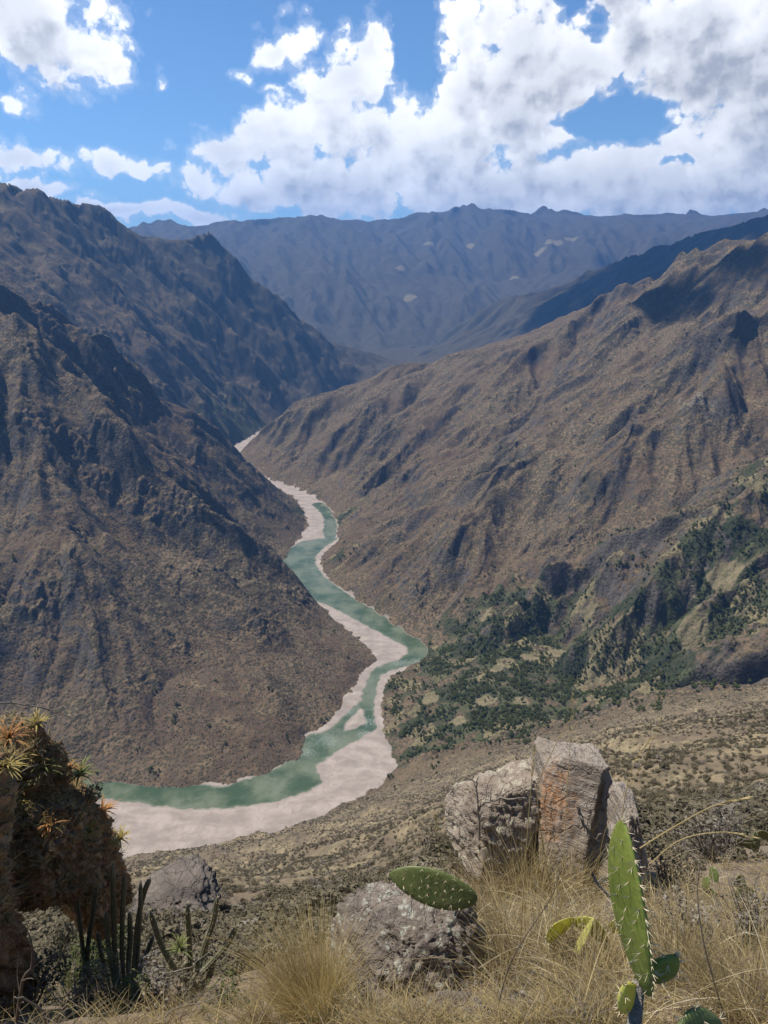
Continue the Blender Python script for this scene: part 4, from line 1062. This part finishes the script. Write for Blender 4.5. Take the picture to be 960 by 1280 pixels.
# pad at the bottom edge
b = at(868, 1330, 1.25); be = thing('prickly_pear', (b.x, b.y, ground_z(b.x, b.y)), 'round grey-green cactus pad cut off by the bottom right edge', 'cactus')
k2 = scale_at(868, 1300, 1.25); pad(be, b-be.location, 78*k2, 84*k2, .028, (D(-10), 0, D(15)), MPADD, 31, .014)
stem = Geo(); stem.tube([Vector((0, 0, -.05)), b-be.location+Vector((0, 0, .01))], [.02, .015], 8); stem.build('stem', M_BARK, be, None, True)
# small prickly pears in the scrub at the right
for q, (px, py, hgt, lb) in enumerate(((936, 1072, 44, 'small dark prickly pear with round pads in the scrub at the right edge'), (900, 1120, 36, 'little prickly pear half hidden in grey twigs below the larger one at the right edge'))):
    b = hit(px, py); k2 = scale_at(px, py, math.hypot(b.x, b.y)); t_ = thing('prickly_pear', b, lb, 'cactus')
    for w in range(7):
        x = frand(-26, 26)*k2; z0 = frand(0, hgt*.8)*k2; s = 22*k2*frand(.8, 1.2)
        pad(t_, (x, frand(-.1, .1)*k2*50, z0), s, s*.8, s*.14, (D(frand(-30, 30)), D(frand(-50, 50)), D(frand(0, 180))), MPADD, 50+w+q*9, .012)

# ---- columnar cacti
MCOL = cactus_mat('column_cactus', (.085, .09, .048), (.155, .15, .085), .0)
def column_arm(parent, pts, rad, mat=MCOL, ribs=8):
    g = Geo(); n = ribs*4; P_ = []
    for a, b in zip(pts[:-1], pts[1:]):
        for q in range(5): P_.append(a.lerp(b, q/5))
    P_.append(pts[-1]); m = len(P_)
    for it in range(3): P_ = [P_[0]]+[(P_[i-1]+P_[i]*2+P_[i+1])/4 for i in range(1, m-1)]+[P_[-1]]
    prev = None; sp = Geo()
    for i, p in enumerate(P_):
        t = (P_[min(i+1, m-1)]-P_[max(i-1, 0)]).normalized()
        a = (prev-t*prev.dot(t)).normalized() if prev is not None else t.orthogonal().normalized(); prev = a; b = t.cross(a)
        f = i/(m-1); r = rad*(.75+.25*min(1, f*3))*(1 if f < .9 else math.sqrt(max(0.02, 1-((f-.9)/.1)**2)))
        for j in range(n):
            u = 2*math.pi*j/n; rr = r*(1+.16*math.cos(u*ribs)); g.v.append(p+(a*math.cos(u)+b*math.sin(u))*rr)
            if j % 4 == 0:
                d0 = (a*math.cos(u)+b*math.sin(u))
                for q in range(2):
                    d = (d0+Vector((frand(-.6, .6), frand(-.6, .6), frand(-.3, .6)))).normalized(); s0 = p+d0*r*1.1; sp.tube([s0, s0+d*rad*.8], [rad*.035, rad*.01], 3, 0, False)
        if i:
            for j in range(n):
                g.f.append(((i-1)*n+j, (i-1)*n+(j+1) % n, i*n+(j+1) % n, i*n+j)); g.m.append(0)
    g.f.append(tuple((m-1)*n+j for j in range(n))); g.m.append(0)
    o = g.build('arm', mat, parent, None, True); sp.build('spines', MSPINE, o)
    return o
def column_cactus(base_px, r, arms, wpx, label):
    b = at(*base_px, r); gz_ = ground_z(b.x, b.y); t_ = thing('column_cactus', (b.x, b.y, gz_), label, 'cactus'); k2 = scale_at(*base_px, r)
    for ln in arms:
        pts = [at(px, py, r+dr)-t_.location for px, py, dr in ln]
        column_arm(t_, [Vector((pts[0].x*.6, pts[0].y*.6, -.08))]+pts, wpx*k2*frand(.85, 1.1))
    return t_
column_cactus((243, 1240), 5.6, [
  [(238,1225,0),(237,1180,0),(234,1128,0)], [(244,1225,0),(255,1185,.1),(268,1150,.1),(272,1121,.1)], [(246,1222,-.05),(262,1206,0),(284,1182,0),(297,1156,0)],
  [(240,1228,0),(222,1218,.1),(200,1180,.1),(187,1137,.1)], [(246,1230,0),(256,1196,.2),(259,1165,.2)], [(243,1232,-.1),(246,1215,-.1),(248,1198,-.1)], [(250,1236,0),(262,1222,0),(266,1200,0)], [(236,1236,0),(232,1220,0),(231,1203,0)]], 3.2,
  'dark candelabra cactus with spreading curved arms left of the golden tussock')
column_cactus((150, 1250), 5.0, [
  [(143,1190,0),(142,1140,0),(141,1078,0)], [(152,1190,0),(153,1140,0),(156,1090,0)], [(168,1200,.2),(172,1150,.2),(180,1115,.2),(188,1097,.2)], [(172,1195,0),(175,1150,0),(176,1100,0)],
  [(138,1200,0),(134,1170,0),(133,1138,0)], [(160,1205,0),(163,1175,0),(162,1140,0)], [(128,1200,.1),(124,1182,.1),(122,1165,.1)], [(176,1205,.1),(184,1190,.1),(192,1170,.1)]], 2.7,
  'dense group of upright dark cactus columns below the crag')
column_cactus((103, 1245), 5.2, [
  [(104,1190,0),(97,1130,0),(94,1092,0)], [(108,1190,0),(118,1130,0),(122,1090,0)]], 2.5,
  'small pair of upright cactus columns in the shade close under the crag')

# ---- bromeliads on the crag
M_BR = {k: leafy_mat('bromeliad_'+k, a, b, .6, .3) for k, a, b in (('yellow', (.26, .20, .06), (.42, .33, .10)), ('orange', (.24, .11, .04), (.42, .21, .07)), ('green', (.09, .12, .04), (.20, .21, .07)), ('red', (.22, .06, .06), (.34, .13, .10)))}
def bromeliad(p, size, kind, label, n=34):
    g = Geo()
    for q in range(n):
        a = frand(0, 6.28); e = frand(.15, 1.35); d = Vector((math.cos(a)*math.cos(e), math.sin(a)*math.cos(e), math.sin(e)))
        sd = Vector((-math.sin(a), math.cos(a), 0)); g.blade(Vector((0, 0, 0))+d*size*.04, d, size*frand(.7, 1.1), size*.12, .9, 5, 0, sd)
    o = g.build('bromeliad', M_BR[kind]); o.location = p; tag(o, label, 'bromeliad', 'bromeliads on the crag'); return o
BRL = [(12,925,'orange',30,'orange-leaved bromeliad at the left edge on top of the crag'),(32,948,'yellow',26,'yellow bromeliad low on the crag top near the left edge'),(8,958,'yellow',26,'pale yellow bromeliad on the crag below the orange one at the left edge'),(28,985,'orange',24,'orange bromeliad hanging on the front of the crag'),
       (55,962,'green',28,'green rosette bromeliad in the middle of the crag top'),(72,975,'orange',22,'orange bromeliad in the middle of the crag beside the green rosette'),(100,960,'green',26,'bright green bromeliad right of the crag middle'),(86,955,'orange',20,'orange bromeliad behind the bright green one on the crag'),
       (128,1006,'orange',22,'orange bromeliad on the right corner of the crag'),(150,1040,'yellow',18,'small yellow bromeliad on the right edge of the crag'),(48,905,'yellow',20,'small yellow bromeliad at the highest point of the crag'),(112,1040,'yellow',20,'yellow bromeliad on the shaded front of the crag'),
       (226,1178,'green',20,'green rosette plant between the two column cacti'),(60,1035,'orange',24,'orange bromeliad halfway down the front of the crag'),(20,1010,'yellow',26,'yellow-green bromeliad on the left front of the crag')]
bpy.context.view_layer.update()
from mathutils.bvhtree import BVHTree
CAMP = Vector((0, 0, ZC))
CRAG = []
for o in [q for q in COL.objects if q.name.startswith('crag_block')]:
    mw = o.matrix_world.copy(); CRAG.append((o, mw, BVHTree.FromPolygons([mw@v.co for v in o.data.vertices], [tuple(p.vertices) for p in o.data.polygons])))
def surf(px, py):
    """first surface of the crag along the line of sight (where the plant grows)"""
    d = Vector(ray(px, py)).normalized(); best = None
    for o, mw, bv in CRAG:
        loc, nrm, idx, dist = bv.ray_cast(CAMP, d, 30)
        if loc is not None and (best is None or dist < best[3]): best = (loc, nrm if nrm.dot(d) < 0 else -nrm, o, dist)
    return best[:3] if best else (hit(px, py), Vector((0, 0, 1)), None)
for px, py, kd, s, lb in BRL:
    loc, nrm, ob = surf(px, py)
    if ob is None or (loc-CAMP).length > 14: 
        loc = at(px, py+10, 5.5)
    bromeliad(loc+nrm*.01, s*1.1*scale_at(px, py, math.hypot(loc.x, loc.y)), kd, lb)
def crag_growth():
    """dry grass and small twigs growing all over the crag: uncountable"""
    g = Geo()
    for q in range(2600):
        px, py = frand(-60, 175), 885+290*random.random()**1.5
        loc, nrm, ob = surf(px, py)
        if ob is None or ob.name.split('.')[0] != 'crag_block': continue
        if nrm.z < .25 and random.random() < .8: continue
        mi = random.choice((0, 0, 0, 1, 2, 4))
        for w in range(random.randint(5, 11)):
            d = (Vector((frand(-1, 1), frand(-1, 1), frand(.3, 1.6)))+nrm*.6).normalized(); g.blade(loc-d*.01, d, frand(.05, .17), frand(.002, .006), frand(.2, 1.2), 3, mi)
    tag(g.build('crag_grass', [M_STRAW, M_OLIVE, M_GREYTWIG, M_SCRUB, M_GOLD]), kind='stuff')
crag_growth()

random.seed(8)
for q, (px, py, s, lb) in enumerate(((20,915,.20,'dry grey shrub on the very top of the crag'), (112,985,.15,'small dry shrub on the right shoulder of the crag'), (66,940,.14,'little brown shrub at the middle of the crag top'))):
    loc, nrm, ob = surf(px, py+14)
    if ob is None: continue
    g = Geo(); shrub_geo(g, s, s*1.1, 160, .03, 14, .9, 0, 1, 6); o = g.build('bush', [M_SCRUB, M_GREYTWIG]); o.location = loc-Vector((0, 0, .02)); tag(o, lb, 'bush')
# ---- grasses
def tussock(px, py, n, hpx, spread, lean, mat, name, label, bend=.8, wid=.003, group=None, cone=.5):
    b = hit(px, py); k2 = scale_at(px, py, math.hypot(b.x, b.y)); g = Geo(); H_ = hpx*k2; S_ = spread*k2
    for q in range(n):
        a = frand(0, 6.28); rr = S_*math.sqrt(random.random())*.35; d = Vector((math.cos(a)*frand(0, cone)+lean[0], math.sin(a)*frand(0, cone)+lean[1], 1))
        g.blade((math.cos(a)*rr, math.sin(a)*rr, -.03), d, H_*frand(.45, 1.15), wid*frand(.6, 1.3), frand(.1, bend), 6)
    o = g.build(name, mat); o.location = b; tag(o, label, 'grass tussock', group); return o
tussock(392, 1268, 1700, 135, 80, (-.10, .1), M_GOLD, 'grass_tussock', 'large feathery golden grass tussock left of the lichen rock', 1.0, .002, None, .36)
tussock(332, 1288, 260, 60, 40, (-.3, .0), M_STRAW, 'grass_tussock', 'smaller straw tussock leaning left below the golden tussock', 1.0, .0022)
tussock(655, 1215, 420, 150, 110, (-.05, .1), M_STRAW, 'grass_tussock', 'tall dense straw clump standing before the split boulder', 1.5, .003, None, .9)
tussock(604, 1150, 240, 70, 50, (.0, .0), M_STRAW, 'grass_tussock', 'short straw clump between the lichen rock and the low boulder', 1.4, .0025, None, .9)
tussock(585, 1090, 260, 90, 40, (-.1, .1), M_STRAW, 'grass_tussock', 'upright reddish straw clump at the left foot of the split boulder', .6, .003)
tussock(690, 1120, 320, 130, 90, (.05, .0), M_STRAW, 'grass_tussock', 'straw clump growing right at the foot of the tall boulder', .8, .003)
tussock(700, 1100, 200, 60, 70, (.0, .0), M_STRAW, 'grass_tussock', 'low tangled straw against the foot of the tall boulder', 1.6, .003, None, 1.0)
tussock(640, 1110, 220, 70, 60, (-.1, .0), M_STRAW, 'grass_tussock', 'tangled straw against the foot of the low boulder', 1.5, .003, None, .9)
tussock(612, 1128, 240, 92, 70, (-.1, .0), M_STRAW, 'grass_tussock', 'waist-high straw clump in front of the left end of the low boulder', 1.0, .003, None, .6)
tussock(665, 1132, 260, 100, 70, (.05, .0), M_GOLD, 'grass_tussock', 'golden straw clump in front of the gap between the two boulders', 1.0, .003, None, .6)
tussock(722, 1128, 260, 88, 70, (.1, .0), M_STRAW, 'grass_tussock', 'straw clump in front of the right foot of the tall boulder', 1.1, .003, None, .7)
tussock(600, 1205, 160, 60, 60, (.0, .0), M_STRAW, 'grass_tussock', 'tangled straw at the right foot of the lichen rock', 1.5, .0022, None, .9)
tussock(475, 1282, 200, 55, 80, (.0, .0), M_STRAW, 'grass_tussock', 'short straw along the front of the lichen rock', 1.5, .002, None, .9)
tussock(745, 1240, 300, 120, 80, (.15, .1), M_STRAW, 'grass_tussock', 'bleached straw clump just left of the tall green pad', 1.0, .0025)
tussock(860, 1235, 420, 130, 120, (.1, .1), M_STRAW, 'grass_tussock', 'straw tussock right of the tall green pad', 1.0, .0022)
tussock(930, 1260, 380, 150, 120, (-.1, .1), M_STRAW, 'grass_tussock', 'straw tussock in the bottom right corner', 1.0, .0022)
tussock(90, 1255, 380, 90, 90, (.1, .0), M_OLIVE, 'grass_tussock', 'olive green grass tussock in the bottom left corner', 1.0, .003)
def straw_cover():
    g = Geo()
    for q in range(8500):
        px, py = frand(-20, 1010) if random.random() < .75 else frand(400, 1000), 1300-220*random.random()**1.3
        if py < 1120 and px < 520: continue
        r = None
        p = hit(px, py, 1.0, 14)
        rr = math.hypot(p.x, p.y)
        if rr > 13.5: continue
        f = fbm(np.array([p.x*1.6]), np.array([p.y*1.6]), 3, 301)[0]
        if f < -.12 and random.random() < .85: continue
        mi = random.choices((0, 1, 2, 3), (.62, .16, .10, .12))[0]
        for w in range(random.randint(3, 8)):
            d = Vector((frand(-1, 1), frand(-1, 1), frand(.25, 1.5))).normalized(); o = Vector((frand(-.06, .06), frand(-.06, .06), 0))
            g.blade(p+o-Vector((0, 0, .02)), d, frand(.07, .26)*(1 if mi != 2 else .7), frand(.0012, .003)*(.6+rr*.22), frand(.3, 1.6), 4, mi)
    tag(g.build('dry_grass', [M_STRAW, M_GOLD, M_OLIVE, M_GREYTWIG]), kind='stuff')
straw_cover()
def tangle():
    g = Geo()
    for q in range(3600):
        px, py = random.gauss(672, 75), random.gauss(1165, 48)
        if q % 4 == 0: px, py = frand(800, 980), frand(1080, 1290)
        if not (540 < px < 1000 and 1075 < py < 1290): continue
        p = hit(px, py, 1.0, 14); rr = math.hypot(p.x, p.y)
        if rr > 8: continue
        a = frand(0, 6.28); d = Vector((math.cos(a), math.sin(a), frand(-.1, 1.4)**2*.9)).normalized(); z = frand(0, .16)*random.random()
        g.blade(p+Vector((0, 0, z)), d, frand(.12, .42), frand(.0015, .004)*(.5+rr*.2), frand(.2, 2.2), 6, random.choice((0, 0, 1, 2)))
    tag(g.build('dead_straw', [M_STRAW, M_PALE, M_GREYTWIG]), kind='stuff')
M_PALE = leafy_mat('pale_straw', (.45, .37, .22), (.62, .54, .36), .7, .3)
tangle()
# single long stalks that stand out
def stalk(pxs, r, label, w=.0028, head=True, mat=M_GOLD):
    pts = [at(px, py, r+dr) for px, py, dr in pxs]; b = pts[0].copy(); g = Geo(); P_ = []
    m = len(pts)
    for i in range(m-1):
        for q in range(6):
            t = q/6; p0 = pts[max(i-1, 0)]; p1 = pts[i]; p2 = pts[i+1]; p3 = pts[min(i+2, m-1)]
            P_.append(.5*((2*p1)+(p2-p0)*t+(2*p0-5*p1+4*p2-p3)*t*t+(3*p1-p0-3*p2+p3)*t**3)-b)
    P_.append(pts[-1]-b); n = len(P_)
    g.tube(P_, [w*(1-.75*i/n) for i in range(n)], 5, 0, False)
    if head:
        for i in range(int(n*.72), n):
            for q in range(5): d = ((P_[i]-P_[i-1]).normalized()+Vector((frand(-.3, .3), frand(-.3, .3), frand(-.3, .3)))); g.blade(P_[i], d, w*11, w*1.6, .2, 2, 0)
    o = g.build('grass_stalk', mat); o.location = b; tag(o, label, 'grass stalk'); return o
stalk([(690,1120,0),(672,1000,0),(690,940,0),(722,885,0)], 3.6, 'long pale grass stalk arching over the left of the tall boulder', .0035, False)
stalk([(700,1150,0),(708,1010,0),(712,940,0),(716,870,0)], 3.4, 'thin upright grass stalk crossing in front of the tall boulder')
stalk([(800,1060,0),(840,1035,0),(890,1008,0),(930,998,0)], 2.6, 'pale straw stalk bending to the right above the tall green pad', .003)
stalk([(812,1080,0),(850,1050,0),(900,1040,0),(940,1046,0)], 2.5, 'second straw stalk right of the pad, drooping at its tip', .0022)
stalk([(775,1090,0),(778,1020,0),(790,960,0),(812,925,0)], 3.3, 'straw stalk with a feathery tip right of the tall boulder')
stalk([(560,1100,0),(548,1060,0),(545,1020,0)], 3.4, 'short orange straw stalk left of the lower boulder', .003)
stalk([(650,1180,0),(658,1060,0),(664,980,0),(668,935,0)], 2.9, 'reddish upright stalk before the lower boulder', .0028)
stalk([(742,1140,0),(756,1040,0),(800,960,0),(826,900,0)], 3.2, 'long thin stalk leaning right over the slope beyond the boulder', .002)
stalk([(350,1280,0),(330,1215,0),(296,1180,0),(262,1172,0)], 2.8, 'golden stalk arching left from the tussock', .0022)
stalk([(905,1270,0),(880,1180,0),(872,1110,0),(880,1060,0)], 2.2, 'dark dry upright stem in the grass right of the green pad', .003, False, M_GREYTWIG)
stalk([(620,1270,0),(640,1200,0),(690,1120,0),(700,1085,0)], 2.2, 'brown stiff stem leaning right between the rock and the boulder', .003, False, M_BARK)
# dead branches
def branch(name, pxs, r, w, label, twigs=6, mat=M_GREYTWIG):
    pts = [at(px, py, r+dr) for px, py, dr in pxs]; b = pts[0].copy(); pts = [p-b for p in pts]; P_ = []
    for a, c in zip(pts[:-1], pts[1:]):
        for q in range(3): P_.append(a.lerp(c, q/3)+Vector((frand(-1, 1), frand(-1, 1), frand(-1, 1)))*w*.8)
    P_.append(pts[-1]); n = len(P_); g = Geo(); g.tube(P_, [w*(1-.7*i/n) for i in range(n)], 7, 0)
    o = g.build(name, mat, None, b, True)
    ln = (pts[-1]-pts[0]).length
    for q in range(twigs):
        i = random.randrange(1, n-1); d = (P_[i+1]-P_[i]).normalized()+Vector((frand(-.9, .9), frand(-.9, .9), frand(-.5, 1))); tg = Geo()
        tp_ = wobble(P_[i], d, ln*frand(.15, .4), 5, .25); tg.tube(tp_, [w*.45*(1-.8*j/6) for j in range(6)], 5, 0, False)
        tg.build('twig', mat, o, None, True)
    tag(o, label, 'branch'); return o
branch('dead_branch', [(597,1012,0),(604,1003,0),(625,998,0),(652,1000,0)], 4.5, .012, 'bleached forked dead branch lying against the lower boulder', 5)
branch('dead_branch', [(600,1050,0),(598,1015,0),(594,985,0),(598,970,0)], 4.5, .009, 'grey upright dead twig left of the lower boulder', 3)
branch('dead_branch', [(722,1010,0),(730,1030,0),(742,1050,0),(752,1042,0)], 4.5, .012, 'pale twisted dead branch under the dark face of the tall boulder', 6)
branch('dead_branch', [(740,1095,0),(760,1120,0),(780,1140,0),(800,1175,0)], 2.9, .007, 'pale curved dead branch behind the tall green pad', 5)
branch('dead_branch', [(150,1265,0),(180,1235,0),(205,1218,0),(240,1208,0),(262,1190,0)], 4.2, .006, 'thin grey dead branch lying below the spreading cactus', 4)
branch('dead_branch', [(190,1290,0),(215,1262,0),(262,1250,0),(308,1228,0)], 3.4, .006, 'pale thin fallen branch along the bottom left edge', 3)
branch('dead_branch', [(-30,880,0),(10,878,0),(38,882,0),(62,886,0),(88,896,0)], 4.6, .006, 'bare pale branch sticking out above the crag from the left edge', 7)
branch('dead_branch', [(-30,912,0),(5,905,0),(30,900,0),(55,905,0)], 4.6, .004, 'thin bare twig just below the pale branch at the left edge', 5)
branch('dead_branch', [(20,1275,0),(30,1225,0),(42,1200,0),(35,1165,0)], 3.6, .010, 'dark dead stem in the bottom left corner under the crag', 4, M_BARK)
branch('dead_branch', [(60,1290,0),(52,1262,0),(32,1248,0),(18,1246,0)], 3.0, .007, 'pale curved dead stick in the bottom left corner', 0)
# bushes near by
def bush(px, py, wpx, hpx, nl, leaf, tw, mat, label, cat='bush', name='bush', flat=.8, r=None, stems=12):
    b = hit(px, py) if r is None else at(px, py, r); k2 = scale_at(px, py, math.hypot(b.x, b.y)); g = Geo()
    shrub_geo(g, wpx/2*k2, hpx*k2, nl, leaf*k2, stems, flat, 0, 1, tw); o = g.build(name, [mat, M_GREYTWIG]); o.location = b; tag(o, label, cat); return o
random.seed(77)
bush(885, 1075, 110, 75, 500, 5, 9, M_GREYTWIG, 'grey leafless twiggy bush right of the boulder', stems=26)
bush(945, 1035, 90, 60, 700, 5, 5, M_SCRUB, 'brown twiggy bush at the right edge above the small prickly pear', stems=20)
bush(835, 1110, 90, 60, 600, 5, 6, M_SCRUB, 'low brown bush between the pale slab and the grey bush', stems=16)
bush(940, 1180, 110, 80, 700, 6, 8, M_GREYTWIG, 'grey-brown dry bush at the right edge below the small prickly pears', stems=22)
bush(855, 1180, 80, 70, 500, 5, 8, M_GREYTWIG, 'dry twig bush right behind the tall green pad', stems=18)
bush(120, 1232, 110, 70, 900, 6, 6, M_OLIVE, 'green-tinged bush below the group of cactus columns')
bush(185, 1262, 90, 60, 700, 6, 8, M_GREYTWIG, 'grey twiggy bush in front of the spreading cactus', stems=24)
bush(40, 1268, 120, 85, 800, 6, 7, M_SCRUB, 'brown bush in the bottom left corner below the crag', stems=20)
bush(275, 1262, 80, 48, 500, 5, 5, M_OLIVE, 'low olive bush between the spreading cactus and the golden tussock')
bush(205, 1178, 70, 42, 500, 5, 4, M_SCRUB, 'dark bush on the small ledge behind the cactus columns')
bush(70, 1205, 80, 55, 600, 5, 5, M_SCRUB, 'shaded bush tucked under the crag')
bush(300, 1200, 70, 36, 500, 4, 4, M_SCRUB, 'brown bush to the right of the spreading cactus arms')
bush(450, 1120, 70, 36, 500, 4, 3, M_SCRUB, 'low bush on the slope just above the lichen rock')
bush(545, 1065, 60, 36, 450, 4, 3, M_SCRUB, 'low brown bush left of the boulder pair')
bush(150, 1262, 120, 75, 900, 6, 6, M_OLIVE, 'leafy olive bush in front of the upright cactus columns', r=4.3)
bush(100, 1275, 90, 70, 700, 6, 6, M_SCRUB, 'brown bush left of the olive bush in front of the cactus columns', r=4.2)
bush(225, 1270, 70, 50, 600, 5, 5, M_SCRUB, 'dry bush at the foot of the spreading cactus', r=4.3)
def near_scrub():
    x, y, z, r, i, j = sample(9000, 6.5, 60)
    den = fbm(x/4, y/4, 3, 310)+.15
    keep = (np.random.rand(len(x)) < np.clip(den*1.0, .05, .5))
    x, y, z, r = x[keep], y[keep], z[keep], r[keep]
    s = np.random.uniform(.16, .42, len(x))*np.clip(.6+r/25, 0, 2.2)
    scatter('near_scrub', np.stack([x, y, z-.02], -1), s, np.random.uniform(0, 6.28, len(x)), np.random.choice(3, len(x), p=(.4, .35, .25)), protos)
near_scrub()
# ------------------------------------------------------------------ air
def haze():
    m, n = new_mat('air'); 
    v = n.node('ShaderNodeVolumePrincipled', {'Color': (.19, .46, 1, 1), 'Density': HAZE_D, 'Anisotropy': .2})
    v.inputs['Density Attribute'].default_value = ''
    o = n.node('ShaderNodeOutputMaterial'); n.link(v.outputs[0], o.inputs[1])
    R_, top, bot = 20000, 1900, -60
    bm = bmesh.new(); bmesh.ops.create_cube(bm, size=1)
    for q in bm.verts: q.co = Vector((q.co.x*2*R_, q.co.y*2*R_, bot if q.co.z < 0 else top))
    me = bpy.data.meshes.new('haze'); bm.to_mesh(me); bm.free()
    tag(new_obj('haze', me, None, m), kind='stuff')
HAZE_D = 5.6e-5
haze()
